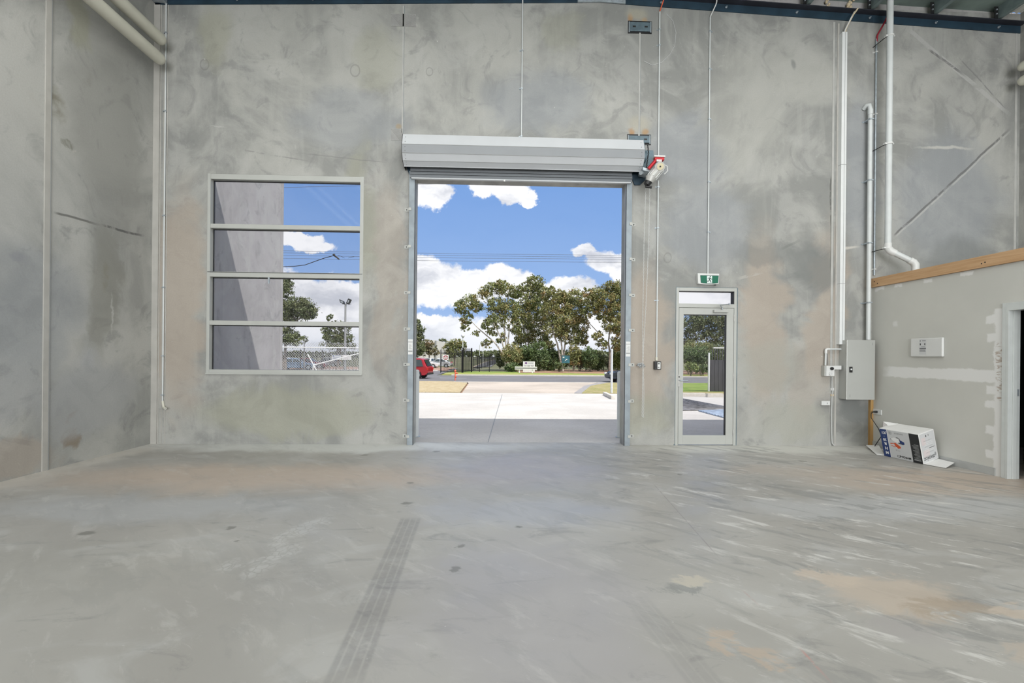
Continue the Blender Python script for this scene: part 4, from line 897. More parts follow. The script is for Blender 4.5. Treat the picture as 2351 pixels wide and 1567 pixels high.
# white panel with sticker on the office wall
def pw(px, py): return bp(px, py, 0, PXa-.03)
a_, b_ = pw(2091, 777), pw(2164, 819)
zt, zb2, ya, yb2 = pw(2128, 775.5).z, pw(2128, 818.5).z, a_.y, b_.y
t = thing('switchboard_box', (PXa, (ya+yb2)/2, zb2), 'flat white plastic box with small printed label on the office wall', 'switchboard')
MB().box(PXa-.035, PXa, yb2, ya, zb2, zt).obj('box_body', m_white, t, .012)
xf = PXa-.0362
ls = lambda f_: ya+(yb2-ya)*f_
st = MB().box(xf-.0006, xf, ls(.30), ls(.515), zb2+.03, zt-.015).obj('box_label', m_clightg, t)
mb = MB(); hh = zt-zb2
for (u0, u1, v0, v1) in ((.315, .345, .83, .87), (.39, .50, .84, .865), (.315, .35, .70, .72), (.32, .345, .64, .70), (.315, .35, .62, .64), (.455, .49, .70, .72), (.46, .485, .64, .70), (.455, .49, .62, .64), (.36, .48, .525, .54), (.31, .51, .44, .475), (.31, .51, .41, .425), (.31, .49, .345, .37), (.31, .50, .29, .31)):
    mb.box(xf-.0014, xf-.0007, ls(u0), ls(u1), zb2+hh*v0, zb2+hh*v1)
mb.obj('label_print', m_cblack, st)
# power point with plug
def pq(px, py): return bp(px, py, 0, PXa-.012)
a_, b_ = pq(2004, 941), pq(2023, 950)
ya, yb2 = a_.y, b_.y; zt, zb2 = pq(2013, 939).z, pq(2013, 951).z
t = thing('wall_socket', (PXa, (ya+yb2)/2, zb2), 'white power point on the office wall with a black plug in it', 'socket')
MB().box(PXa-.012, PXa, yb2, ya, zb2, zt).obj('socket_plate', m_white, t, .003)
t = thing('power_plug', (PXa-.04, ya+(yb2-ya)*.5, (zt+zb2)/2), 'black plug and cord hanging from the power point behind the carton', 'plug')
pl = Vector((PXa-.013, ya+(yb2-ya)*.5, (zt+zb2)/2))
MB().tube([pl, pl+Vector((-.03, 0, 0)), pl+Vector((-.05, .02, -.003))], [.018, .017, .009], 10).obj('plug_body', m_black, t)
pts = [pl+Vector((-.05, .02, -.003)), pl+Vector((-.055, .045, -.03)), pl+Vector((-.05, .05, -.1)), bp(2016, 982, 0, 5.93), bp(2024, 1000, 0, 5.93), bp(2012, 1018, 0, 5.9), bp(2006, 1027, 2, .012)]
MB().tube(pts, .0055, 8).obj('cord', m_black, t)

# ------------------------------------------------------------------ carton leaning by the office wall
BL, BR = bp(2031, 1045, 2, .004), bp(2120.5, 1065, 2, .004)
BRb = bp(2154, 1051, 0, PXa-.03); side = BRb-BR
TRf = bp(2108.3, 997.5, 2, .40); TLf = BL+(TRf-BR)
BLb = BL+side; TRb = BRb+(TRf-BR); TLb = TLf+(TRb-TRf)
t = thing('carton', (BL+BR)/2, 'white cardboard tool carton lying upside down against the office wall, flaps splayed', 'carton')
nF = (BR-BL).cross(TLf-BL).normalized(); nF = nF if nF.y < 0 or nF.x < 0 else -nF
def panel(mb, a, b, c, d, th=.004, mi=0):
    nn = (b-a).cross(d-a).normalized()*th
    mb.prism([a, b, c, d], nn, mi)
mb = MB()
panel(mb, BL, BR, TRf, TLf); panel(mb, BR, BRb, TRb, TRf); panel(mb, BLb, BL, TLf, TLb); panel(mb, BRb, BLb, TLb, TRb); panel(mb, TLf, TRf, TRb, TLb)
mb.obj('carton_body', m_card, t)
fl = bp(2191, 1062, 0, PXa-.03); fl2 = bp(2166, 1073, 2, .006)
MB().prism([BR+Vector((0, 0, .002)), fl2, bp(2172, 1073.5, 2, .008), fl, BRb+Vector((-.01, -.01, -.01))], (0, 0, .004)).obj('flap', m_card, t)
MB().prism([BL, bp(2012, 1043, 2, .006), bp(1988, 1021.5, 2, .04), bp(2018, 1022.5, 0, PXa-.03)], (0, 0, .004)).obj('flap', m_card, t)
MB().prism([TLb+Vector((-.01, -.01, .001)), bp(2028, 967.5, 0, TLb.x-.12), bp(2024, 975, 2, .42), TLf+(TLb-TLf)*.25], (0, .003, .001)).obj('flap', m_cardin, t)
MB().prism([bp(2028, 967.5, 0, TLb.x-.12), TLb, TLb+(TRb-TLb)*.12+Vector((0, 0, .004)), TLf+(TLb-TLf)*.5+(TRb-TLb)*.04], (0, .002, .003)).obj('flap', m_card, t)
def F(u_, v_, o=.0015):      # front face: u to the tool side, v up
    p = BL.lerp(BR, u_).lerp(TLf.lerp(TRf, u_), v_); return p+nF*o
nS = (BRb-BR).cross(TRf-BR).normalized(); nS = nS if nS.dot(Vector((0, -1, 0))) > 0 else -nS
def G(u_, v_, o=.0015): return BR.lerp(BRb, u_).lerp(TRf.lerp(TRb, u_), v_)+nS*o
mats = [m_cblue, m_cblack, m_cgrey, m_corange, m_cpink, m_cwhite, m_clightg, m_card]
mb = MB()
def fq(f_, u0, u1, v0, v1, mi, o=.0055, sh=0): mb.add([f_(u0, v0, o), f_(u1, v0, o), f_(u1+sh, v1, o), f_(u0+sh, v1, o)], [(0, 1, 2, 3)], False, mi)
fq(F, 0.0, .185, 0, 1, 0); fq(F, .185, .76, 0, 1, 6, .0053); fq(F, .19, .2, 0, 1, 5, .0056); fq(F, .765, 1, 0, 1, 1)
asp = (TLf-BL).length/(BR-BL).length
def ftext(s_, u_, v_, size, mi, bold=0, sx=1, fn=F):
    put_text(mb, s_, lambda a, b: fn(a, b/asp, .0062), size, u_, v_*asp, math.pi, mi, bold, sx)
ftext('JC1', .10, .87, .085, 5, .004, .95); ftext('-', .10, .74, .06, 5, .002); ftext('20', .10, .62, .095, 5, .004, .95); ftext('R', .10, .48, .1, 5, .005, 1.1); ftext('H', .105, .31, .1, 5, .005, 1.1); ftext('M', .105, .15, .1, 5, .005, 1.1)
ftext('MHR20-JC1', .54, .10, .075, 1, .002); ftext('DIXOKOZ', .50, .915, .05, 2, .001)
# emblem
def disc(fn, u_, v_, r, mi, o): mb.add([fn(u_+r*math.cos(k*math.pi/8), v_+r/asp*math.sin(k*math.pi/8), o) for k in range(16)], [tuple(range(16))], False, mi)
disc(F, .275, .9, .045, 2, .0058); disc(F, .275, .9, .036, 6, .006); disc(F, .275, .9, .022, 2, .0062)
# printed picture: silver tool over a red tool
def poly(fn, pts, mi, o): mb.add([fn(a, b, o) for a, b in pts], [tuple(range(len(pts)))], False, mi)
poly(F, [(.27, .70), (.36, .755), (.48, .745), (.50, .60), (.46, .57), (.33, .62)], 5, .006); poly(F, [(.26, .69), (.275, .70), (.275, .67), (.262, .668)], 1, .0063)
poly(F, [(.40, .755), (.45, .78), (.50, .745), (.52, .68), (.50, .68), (.48, .74)], 1, .0064); poly(F, [(.50, .70), (.615, .64), (.615, .56), (.585, .545), (.50, .59)], 0, .0063); poly(F, [(.47, .6), (.58, .548), (.575, .535), (.45, .575)], 1, .0065)
poly(F, [(.235, .53), (.245, .44), (.34, .40), (.36, .55)], 4, .0061); poly(F, [(.235, .53), (.245, .50), (.35, .535), (.36, .555)], 3, .0064); poly(F, [(.25, .45), (.34, .405), (.345, .43), (.27, .46)], 3, .0064)
poly(F, [(.335, .55), (.38, .57), (.50, .46), (.51, .41), (.44, .37), (.37, .42)], 3, .0066); poly(F, [(.375, .40), (.395, .43), (.42, .38), (.40, .365)], 5, .0068)
fq(F, .355, .385, .30, .315, 1, .006); fq(F, .40, .47, .29, .30, 2, .006)
for k in range(13):
    v0 = .63-k*.042; ln = (.05, .0, .02, .03, .06, .01, .04, .05, .02, .03, .06, .0, .01)[k]
    fq(F, .80+ln, .965, v0-.013, v0+.005, 2, .006)
fq(F, .80, .97, .085, .1, 6, .006)
# side face print
aspS = (TRf-BR).length/(BRb-BR).length
fq(G, .03, .97, .02, .99, 6, .0053)
fq(G, .08, .35, .6, .85, 4, .0056); fq(G, .1, .5, .2, .42, 4, .0056)
for k in range(9): fq(G, .2+.03*(k % 3), .78, .72-k*.05, .728-k*.05, 2 if k % 4 == 0 else 7, .006)
fq(G, .5, .86, .45, .465, 1, .006); disc(G, .42, .88, .03, 1, .0062); disc(G, .58, .89, .03, 2, .0062)
put_text(mb, 'DIXOKOZ', lambda a, b: G(a, b/aspS, .0062), .155, .42, .155*aspS, math.pi, 1, .004); disc(G, .84, .20, .05, 2, .006)
fq(G, .18, .55, .215, .222, 2, .006); disc(G, .3, .07, .018, 2, .006); disc(G, .68, .09, .018, 2, .006)
mb.obj('printing', mats, t)

# ================================================================== OUTSIDE
def ground_mat(name, a, b, scale=1.5, fine=30, rough=.85, c=None):
    m, n, bs = mat(name); P_ = n.n.new('ShaderNodeTexCoord').outputs['Object']
    col = n.mix(n.ss(n.noise(P_, scale, 5, .6, .5), .35, .65), a, b)
    if c: col = n.mix(n.ss(n.noise(P_, scale*4, 5, .7), .55, .68), col, c)
    col = n.mix(n.m('MULTIPLY', n.ss(n.noise(P_, fine, 3, .7), .4, .75), .25), col, tuple(x*.5 for x in a))
    n.put(bs.inputs['Base Color'], col); bs.inputs['Roughness'].default_value = rough; bs.inputs['Specular IOR Level'].default_value = .2
    return m
g_conc = ground_mat('driveway_concrete', (.50, .48, .455), (.57, .55, .525), .6, 20)
g_conc2 = ground_mat('old_crossover_concrete', (.42, .37, .32), (.53, .47, .41), .25, 8)
g_road = ground_mat('asphalt', (.155, .155, .165), (.185, .185, .195), .5, 20)
g_dry = ground_mat('dry_grass', (.40, .32, .19), (.50, .42, .28), 3, 6, .95, (.27, .24, .11))
g_green = ground_mat('green_grass', (.14, .23, .04), (.24, .31, .08), .8, 12, .95, (.30, .28, .12))
g_mulch = ground_mat('bark_mulch', (.30, .17, .11), (.38, .27, .19), .7, 10, .95, (.16, .12, .08))
g_base = ground_mat('far_field', (.11, .12, .06), (.15, .145, .085), .05, 1)
g_kerb = ground_mat('kerb_concrete', (.55, .52, .47), (.63, .6, .55), 2, 20)
def gpoly(name, pts, m, dz=0, th=.0, kind='structure', sub=None):
    mb = MB(); vs = [Vector((p[0], p[1], gz(p[1])+dz)) for p in pts]
    mb.prism([q-Vector((0, 0, .06+th)) for q in vs], (0, 0, .06+th)); return tag(mb.obj(name, m), kind=kind)
# falling forecourt (split at its own fall line)
def slope_slab(name, x0, x1, y0, y1, m, dz=0): return gpoly(name, [(x0, y0), (x1, y0), (x1, y1), (x0, y1)], m, dz)
GB = lambda px, py: bg(px, py)
yE = GB(1190, 902).y
slope_slab('forecourt', -12, 26, E_, yE, g_conc, 0)
tag(MB().box(-400, 400, 33.7, 900, -.9, -.66).obj('field_ground', g_base), kind='structure')
mb = MB(); mb.prism([(-60, yE, gz(yE)-.09), (60, yE, gz(yE)-.09), (60, 33.8, -.69), (-60, 33.8, -.69)], (0, 0, .02)); tag(mb.obj('verge_ground', g_mulch), kind='structure')
j0, j1 = GB(1153, 905), bp(1120, 1019, 2, 0)
mb = MB(); mb.prism([(j0.x-.015, j0.y, gz(j0.y)+.001), (j0.x+.015, j0.y, gz(j0.y)+.001), (j1.x+.006, E_+.01, .001), (j1.x-.006, E_+.01, .001)], (0, 0, .0015)); tag(mb.obj('control_joint', m_cgrey), kind='structure')
# crossover from forecourt to road
yR0 = GB(1190, 877).y; yR1 = GB(1190, 862.5).y
cl0, cl1 = GB(1060, 902), GB(1076, 879.5); cr0, cr1, cr2 = GB(1319, 903), GB(1342, 886), GB(1376, 879)
def strip(name, pts, m, dz): 
    mb = MB(); mb.prism([Vector((p.x, p.y, gz(p.y)+dz-.05)) for p in pts], (0, 0, .05)); return tag(mb.obj(name, m), kind='structure')
strip('crossover', [Vector((cl0.x, yE, 0)), Vector((cr0.x, yE, 0)), cr1, Vector((cr2.x, yR0+.3, 0)), Vector((cl1.x-.3, yR0+.3, 0)), cl1], g_conc2, .004)
o = strip('lawn_dry', [Vector((-40, yE+.02, 0)), Vector((cl0.x-.1, yE+.02, 0)), Vector((cl1.x-.1, cl1.y, 0)), Vector((GB(1040, 873).x, yR0+.2, 0)), Vector((-40, yR0+.2, 0))], g_dry, .03)
o = strip('lawn_mixed', [Vector((cr0.x+.35, yE+.02, 0)), Vector((60, yE+.02, 0)), Vector((60, yR0+.2, 0)), Vector((cr2.x+1.5, yR0-.1, 0)), cr2+Vector((.6, 0, 0)), cr1+Vector((.4, 0, 0))], ground_mat('patchy_grass', (.25, .25, .09), (.38, .32, .17), 1.6, 6, .95, (.50, .41, .32)), .03)
strip('edge_kerb', [Vector((cr0.x, yE, 0)), Vector((cr0.x+.35, yE, 0)), cr1+Vector((.4, 0, 0)), cr2+Vector((.6, 0, 0)), cr2+Vector((0, 0, 0)), cr1], simple('grey_paver', (.30, .29, .29), .8, 0, .1, 6), .035)
mb = MB().box(-90, 90, yR0, yR1, -.66, -.598); tag(mb.obj('road', g_road), kind='structure')
l0 = GB(1010, 867); l1 = GB(1072, 867)
tag(MB().box(l0.x, l1.x, l0.y-.06, l0.y+.06, -.599, -.596).obj('lane_line', m_white), kind='structure')
tag(MB().box(-90, 90, yR0-.25, yR0, -.68, -.57).obj('near_kerb', g_kerb), kind='structure')
xk = GB(1000, 855).x
mb = MB(); kp = [GB(992, 846), GB(996, 848.5), GB(1010, 851), GB(1040, 854.5), GB(1080, 857.5), GB(1190, 860.5), GB(1500, 866)]
kp2 = [Vector((p.x, p.y, -.53)) for p in kp]
ky = yR1
kerb_pts = [(-90, ky), (90, ky), (90, ky+.5), (-90, ky+.5)]
tag(MB().box(-4.5, 90, ky, ky+.45, -.68, -.5).obj('far_kerb', g_kerb), kind='structure')
gb0, gb1 = ky+.45, GB(1190, 852).y
tag(MB().box(-5.5, 90, gb0, gb0+5.5, -.68, -.52).obj('verge_lawn', ground_mat('verge_grass', (.22, .30, .07), (.34, .33, .12), .5, 8, .95, (.46, .34, .22))), kind='structure')
tag(MB().box(2.5, 90, gb0+5.5, gb0+19, -.68, -.50).obj('garden_bed', g_mulch), kind='structure')
tag(MB().box(-5.0, 2.5, gb0+5.5, gb0+9, -.68, -.51).obj('lawn_patch', g_green), kind='structure')
# side street and car park beyond
sp = [GB(950, 862), GB(992, 850), GB(1010, 846), GB(1012, 841), GB(900, 848)]
tag(MB().box(-90, -6, ky, ky+26, -.68, -.6).obj('side_street', g_road), kind='structure')
tag(MB().box(-60, -7.5, ky+12, ky+13.5, -.62, -.5).obj('street_kerb', g_kerb), kind='structure')
tag(MB().box(-60, -6.5, ky+13.5, ky+26, -.62, -.52).obj('red_gravel_bed', ground_mat('red_gravel', (.36, .22, .16), (.46, .32, .25), .3, 6)), kind='structure')
# access path to the far gate
z6 = -.56
pp = [bp(1086, 843, 2, z6), bp(1128, 841, 2, z6), bp(1143, 829, 2, z6), bp(1159, 821, 2, z6), bp(1149, 821.5, 2, z6), bp(1112, 832, 2, z6)]
tag(MB().prism([q for q in pp], (0, 0, .03)).obj('access_path', g_road), kind='structure')
pk = [bp(1086, 843, 2, z6), bp(1112, 832, 2, z6), bp(1149, 821.5, 2, z6)]
tag(MB().tube([q+Vector((0, 0, .05)) for q in pk], .12, 5).obj('path_kerb', simple('tan_kerb', (.5, .42, .32), .8)), kind='structure')

# neighbour wing wall outside the window
fy1 = bp(650, 640, 0, -5.2).y
tag(MB().box(XL-.1, -5.2, E_, fy1, -.3, 7.25).box(-5.21, -5.195, fy1-.14, fy1-.12, -.2, 7.2).obj('wall_outer', m_ext), kind='structure')

# bollards either side of the opening
for (px0, px1, lab) in ((945, 962, 'grey round bollard outside the roller door, on the window side'), (1416.5, 1433, 'grey round bollard outside the roller door, on the glass door side')):
    c = bp((px0+px1)/2, 1006, 2, gz(7.9)); c0 = c.copy()
    yb_ = 7.95; x0 = bp((px0+px1)/2, 950, 1, yb_).x
    t = thing('bollard', (x0, yb_, gz(yb_)), lab, 'bollard', 'bollards guarding the roller door')
    MB().tube([(x0, yb_, gz(yb_)), (x0, yb_, 1.13)], .062, 18).obj('post', m_pipe, t)
    MB().tube([(x0, yb_, 1.13), (x0, yb_, 1.145)], [.062, .045], 18).obj('cap', m_pipe, t)
    MB().tube([(x0, yb_, gz(yb_)), (x0, yb_, gz(yb_)+.012)], .085, 18).obj('base_plate', m_galv, t)

# ------------------------------------------------------------------ trees
def leafmat(name, a, b, c, tip):
    m, n, bs = mat(name); P_ = n.n.new('ShaderNodeTexCoord').outputs['Object']
    g = n.n.new('ShaderNodeNewGeometry').outputs['Random Per Island']
    col = n.mix(n.ss(n.noise(P_, .75, 3, .6), .38, .62), a, b)
    col = n.mix(n.m('MULTIPLY', n.ss(n.noise(n.vm('ADD', P_, (5, 9, 2)), .9, 3, .6), .52, .64), tip), col, c)
    col = n.mix(n.ss(g, 0, 1), n.mix(.45, col, (.02, .03, .01)), n.mix(.22, col, (.55, .55, .35)))
    n.put(bs.inputs['Base Color'], col); bs.inputs['Roughness'].default_value = .55; bs.inputs['Specular IOR Level'].default_value = .3
    return m
L_gum = leafmat('gum_leaves', (.20, .245, .08), (.31, .33, .12), (.46, .34, .14), .8)
L_gum2 = leafmat('gum_leaves_brown', (.23, .26, .09), (.33, .32, .12), (.50, .33, .14), .95)
L_dark = leafmat('dark_leaves', (.085, .125, .05), (.15, .19, .075), (.23, .23, .11), .5)
L_shrub = leafmat('shrub_leaves', (.05, .11, .035), (.12, .21, .06), (.22, .28, .10), .5)
L_bright = leafmat('bright_leaves', (.16, .24, .05), (.26, .33, .08), (.3, .33, .1), .5)
L_rust = leafmat('rusty_leaves', (.22, .17, .09), (.18, .18, .08), (.36, .20, .11), .8)
m_bark = simple('pale_gum_bark', (.55, .50, .44), .8, 0, .25, 3); m_barkd = simple('grey_bark', (.22, .19, .16), .9, 0, .3, 4)
def foliage(blobs, Y, n_leaf, lm, leaf, root, rd, name='foliage', gap=.0):
    vs, fs = [], []
    for (px, py, rx, ry) in blobs:
        c = bp(px, py, 1, Y); sx, sz = rx*Y/FPX, ry*Y/FPX; sy = min(sx, 2.2)
        sx *= 1.16; sz *= 1.16; cnt = int(19*n_leaf*(sx*sz)); ncl = max(6, int(cnt/26))
        for k in range(ncl):
            while True:
                q = Vector((rd.uniform(-1, 1), rd.uniform(-1, 1), rd.uniform(-1, 1)))
                if .15 < q.length < 1: break
            q = q*(q.length**-.3)
            if q.length > 1: q.normalize()
            cc_ = c+Vector((q.x*sx, q.y*sy, q.z*sz)); cs = rd.uniform(.16, .42)*min(1.6, max(.5, sx*.7))
            for j in range(26):
                d = Vector((rd.gauss(0, .55), rd.gauss(0, .55), rd.gauss(0, .45)))*cs; p = cc_+d
                L = leaf*rd.uniform(.6, 1.3)
                a_ = Vector((rd.uniform(-1, 1), rd.uniform(-1, 1), rd.uniform(-1.3, .3))).normalized()*L
                w_ = a_.cross(Vector((rd.uniform(-1, 1), rd.uniform(-1, 1), rd.uniform(-1, 1))))
                if w_.length < 1e-5: continue
                w_ = w_.normalized()*L*.3; k0 = len(vs)
                vs += [p-a_*.5, p+w_, p+a_*.5, p-w_]; fs.append((k0, k0+1, k0+2, k0+3))
    off = parent_loc(root); me = bpy.data.meshes.new(name); me.from_pydata([tuple(q-off) for q in vs], [], fs); me.materials.append(lm)
    o = bpy.data.objects.new(name, me); COL.objects.link(o); o.parent = root; return o
def tree(name, base, trunks, blobs, Y, lm, label, cat='tree', dens=55, leaf=.22, bark=m_bark, seed=1, r0=.15, group=None, gzz=-.5):
    rd = random.Random(seed); b0 = bp(base[0], base[1], 1, Y); b0.z = gzz
    root = thing(name, b0, label, cat, group)
    mb = MB()
    for tr in trunks:
        pts = [bp(x_, y_, 1, Y) for x_, y_ in tr[1:]]
        if tr[0]: pts = [b0]+pts
        for i in range(1, len(pts)): pts[i].y += rd.uniform(-.6, .6)*(i/len(pts))
        rr = r0*(1 if tr[0] else .5); mb.tube(pts, [rr*(1-.75*i/(len(pts)-1)) for i in range(len(pts))], 7)
    for (px, py, rx, ry) in blobs:      # twigs in each clump
        c = bp(px, py+ry*.5, 1, Y)
        for k in range(4):
            e = c+Vector((rd.uniform(-1, 1)*rx*Y/FPX, rd.uniform(-.8, .8), rd.uniform(.3, 1.2)*ry*Y/FPX)); mid = c.lerp(e, .5)+Vector((rd.uniform(-.2, .2), 0, rd.uniform(-.1, .2)))
            mb.tube([c, mid, e], [r0*.28, r0*.18, r0*.08], 5)
    mb.obj('trunk', bark, root); foliage(blobs, Y, dens, lm, leaf, root, rd)
    return root
YT = 60
tree('gum_tree', (1163, 850), [(1, (1162, 800), (1158, 750), (1162, 700), (1170, 668)), (1, (1160, 810), (1150, 775), (1135, 745), (1120, 720)), (1, (1158, 815), (1135, 785), (1100, 755), (1080, 735)), (0, (1159, 760), (1146, 720), (1130, 690)), (1, (1166, 790), (1170, 745), (1180, 720))],
     [(1062, 705, 17, 15), (1080, 692, 20, 13), (1095, 705, 15, 12), (1072, 730, 14, 12), (1068, 748, 10, 10), (1115, 672, 15, 13), (1135, 660, 16, 12), (1150, 652, 14, 9), (1165, 668, 20, 14), (1182, 668, 14, 16), (1140, 700, 22, 16), (1170, 710, 22, 20), (1140, 735, 24, 14), (1115, 745, 12, 10), (1118, 788, 10, 10), (1128, 762, 12, 8), (1180, 745, 14, 18), (1150, 775, 10, 12), (1095, 762, 9, 6)],
     YT, L_gum, 'spreading pale-trunked gum tree beside the access path', seed=3, dens=62)
tree('gum_tree', (1215, 850), [(1, (1214, 800), (1210, 760), (1222, 700), (1232, 660)), (0, (1214, 770), (1232, 720), (1236, 680)), (1, (1207, 790), (1200, 740), (1205, 700))],
     [(1228, 648, 18, 14), (1208, 660, 14, 12), (1240, 662, 14, 12), (1215, 690, 22, 18), (1240, 700, 20, 22), (1200, 720, 20, 20), (1228, 740, 26, 18), (1205, 765, 22, 18), (1238, 780, 24, 18), (1190, 790, 12, 10)],
     YT+2, L_gum, 'tallest gum tree, its crown poking above the cumulus cloud edge', seed=5, dens=70)
tree('gum_tree', (1292, 850), [(1, (1290, 800), (1285, 750), (1280, 700)), (1, (1296, 800), (1300, 760), (1306, 720)), (1, (1280, 790), (1262, 740), (1256, 690))],
     [(1258, 672, 14, 16), (1275, 682, 20, 16), (1312, 680, 22, 15), (1292, 700, 24, 20), (1325, 708, 20, 22), (1265, 715, 22, 20), (1300, 735, 28, 20), (1332, 745, 18, 20), (1275, 755, 24, 18), (1310, 772, 24, 16), (1336, 778, 14, 14), (1262, 790, 12, 8)],
     YT-1, L_gum2, 'broad brown-tipped gum tree behind the blue sign', seed=8, dens=72)
tree('gum_tree', (1399, 850), [(1, (1400, 810), (1397, 785), (1403, 740), (1410, 700)), (0, (1398, 795), (1375, 765), (1352, 740), (1340, 728)), (1, (1404, 800), (1420, 770), (1432, 740))],
     [(1352, 672, 14, 12), (1375, 676, 20, 14), (1400, 660, 18, 12), (1362, 695, 20, 16), (1392, 690, 26, 18), (1422, 668, 16, 20), (1440, 680, 20, 25), (1385, 720, 20, 14), (1418, 715, 24, 22), (1410, 745, 24, 18), (1372, 770, 12, 10), (1425, 780, 18, 22), (1382, 790, 12, 10), (1455, 730, 24, 40), (1350, 715, 12, 14)],
     YT-3, L_gum2, 'reddish gum tree standing nearest the white bollard post by the dark car', seed=11, dens=72, bark=m_barkd)
tree('gum_tree', (1625, 850), [(1, (1625, 810), (1622, 780), (1630, 750)), (1, (1630, 805), (1645, 775), (1655, 750)), (1, (1605, 800), (1595, 770), (1590, 745))],
     [(1590, 740, 26, 20), (1620, 735, 30, 18), (1655, 740, 30, 20), (1600, 765, 26, 14), (1650, 770, 28, 14), (1690, 750, 30, 35), (1575, 785, 16, 10), (1640, 790, 20, 8), (1545, 760, 20, 30)],
     YT-2, L_dark, 'wide dark gum tree seen through the glass exit door', seed=13, dens=60, bark=m_barkd)
# trees seen through the window
tree('gum_tree', (655, 850), [(1, (655, 790), (662, 740), (680, 700)), (0, (660, 750), (690, 730), (705, 715)), (1, (640, 780), (640, 700), (635, 660))],
     [(640, 665, 26, 26), (655, 655, 14, 14), (645, 715, 28, 20), (680, 700, 24, 16), (700, 710, 24, 18), (712, 718, 12, 14), (675, 726, 24, 10), (650, 770, 30, 18), (680, 780, 20, 12), (668, 742, 14, 6)],
     44, L_dark, 'dark gum tree partly hidden by the outer concrete wall in the window', seed=17, dens=120, leaf=.17, bark=m_barkd)
tree('gum_tree', (775, 850), [(1, (775, 800), (770, 770), (765, 745)), (1, (782, 800), (790, 775))],
     [(758, 730, 7, 7), (762, 745, 12, 9), (748, 757, 12, 8), (785, 752, 16, 12), (765, 772, 20, 12), (792, 775, 16, 12), (750, 775, 8, 6), (772, 790, 28, 8), (806, 793, 10, 7)],
     62, L_dark, 'bushy dark tree beside the floodlight mast in the window', seed=19, dens=75, leaf=.2, bark=m_barkd)
tree('poplar_tree', (957, 822), [(1, (957, 790), (957, 750))], [(956, 745, 10, 14), (960, 765, 14, 18), (957, 795, 16, 22), (966, 790, 10, 24)], 78, L_dark, 'dark narrow tree behind the red car', seed=21, dens=60, leaf=.22, bark=m_barkd, gzz=-.6)
tree('roadside_tree', (986, 824), [(1, (985, 800), (985, 790))], [(982, 792, 10, 12), (990, 800, 12, 12), (977, 803, 10, 12), (1000, 808, 8, 7)], 86, L_rust, 'rust brown bushy tree in front of the white warehouse', seed=23, dens=60, leaf=.22, bark=m_barkd, gzz=-.6)
tree('roadside_tree', (1045, 826), [(1, (1045, 805), (1046, 795)), (1, (1040, 805), (1030, 798))], [(1030, 797, 12, 9), (1048, 788, 14, 9), (1058, 796, 12, 10), (1064, 788, 6, 7), (1035, 808, 14, 7)], 90, L_gum, 'olive green tree behind the black gate and globe lamp', seed=25, dens=60, leaf=.24, bark=m_barkd, gzz=-.6)
tree('roadside_tree', (1014, 822), [(1, (1014, 790), (1014, 784))], [(1016, 780, 7, 3.5), (1024, 783, 4, 2)], 200, L_dark, 'small flat topped tree peeping over the warehouse roof', seed=27, dens=40, leaf=.3, bark=m_barkd, gzz=-.6)
for i, (px, w_) in enumerate(((1078, 9), (1095, 7), (1112, 10), (1128, 9), (1148, 12))):
    tree('distant_tree', (px, 822), [(1, (px, 815), (px, 812))], [(px, 812-(i % 2)*2, w_, 5+(i % 3))], 150+i*14, L_dark, ['first', 'second', 'third', 'fourth', 'fifth'][i]+' small dark tree on the horizon, counting from the globe lamp towards the gum trees', dens=26, leaf=.4, bark=m_barkd, seed=40+i, group='distant trees on the horizon', gzz=-.6)
# shrubs
def shrub(px, py, rx, ry, Y, lm, label, seed, group=None, dens=110, leaf=.17):
    rd = random.Random(seed); c = bp(px, py, 1, Y)
    root = thing('garden_shrub', (c.x, Y, -.5), label, 'shrub', group)
    mb = MB()
    for k in range(5): mb.tube([(c.x+rd.uniform(-.2, .2), Y, -.52), (c.x+rd.uniform(-.6, .6), Y+rd.uniform(-.3, .3), c.z)], .03, 5)
    mb.obj('stem', m_barkd, root); foliage([(px, py, rx, ry), (px-rx*.4, py+ry*.3, rx*.7, ry*.7), (px+rx*.4, py+ry*.3, rx*.7, ry*.7)], Y, dens, lm, leaf, root, rd)
GS = 'evergreen shrubs in the garden bed'
for i, (px, py, rx, ry, Y, lm, lab) in enumerate([
    (1175, 812, 20, 20, 57, L_gum2, 'sprawling shrub with tan tips beside the pale gum trunk'), (1178, 842, 16, 9, 55, L_shrub, 'low dark shrub at the end of the white rail'), (1210, 812, 20, 18, 58, L_shrub, 'tall dark shrub behind the white signboard'),
    (1238, 815, 18, 30, 57, L_shrub, 'darkest large shrub just past the signboard'), (1262, 820, 18, 28, 60, L_shrub, 'glossy large shrub between the signboard and blue sign'), (1285, 838, 10, 9, 56, L_shrub, 'small dark shrub under the blue sign'),
    (1318, 812, 12, 22, 57, L_gum2, 'upright tan and yellow shrub past the blue sign'), (1332, 822, 9, 14, 58, L_rust, 'thin rusty shrub between yellow and glossy shrubs'), (1354, 820, 16, 22, 57, L_shrub, 'bright glossy shrub before the dark iron fence'), (1372, 830, 14, 16, 60, L_shrub, 'dark shrub against the iron fence near the dark car'),
    (1420, 820, 16, 26, 60, L_bright, 'light green shrub behind the dark parked car'), (1583, 815, 18, 16, 50, L_shrub, 'dark shrub seen low in the glass door'), (1610, 815, 20, 18, 50, L_shrub, 'big glossy shrub in the middle of the glass door'),
    (1587, 842, 12, 9, 47, L_bright, 'lime green spiky shrub at the handle side of the glass door'), (1612, 845, 14, 8, 48, L_shrub, 'low dark shrub beside the lime green one'), (1645, 815, 24, 25, 52, L_dark, 'shrub half hidden behind the dark metal gate'), (1600, 795, 30, 8, 53, L_gum, 'pale olive shrub top behind the glossy ones in the door')]):
    shrub(px, py, rx, ry, Y, lm, lab, 60+i, GS)

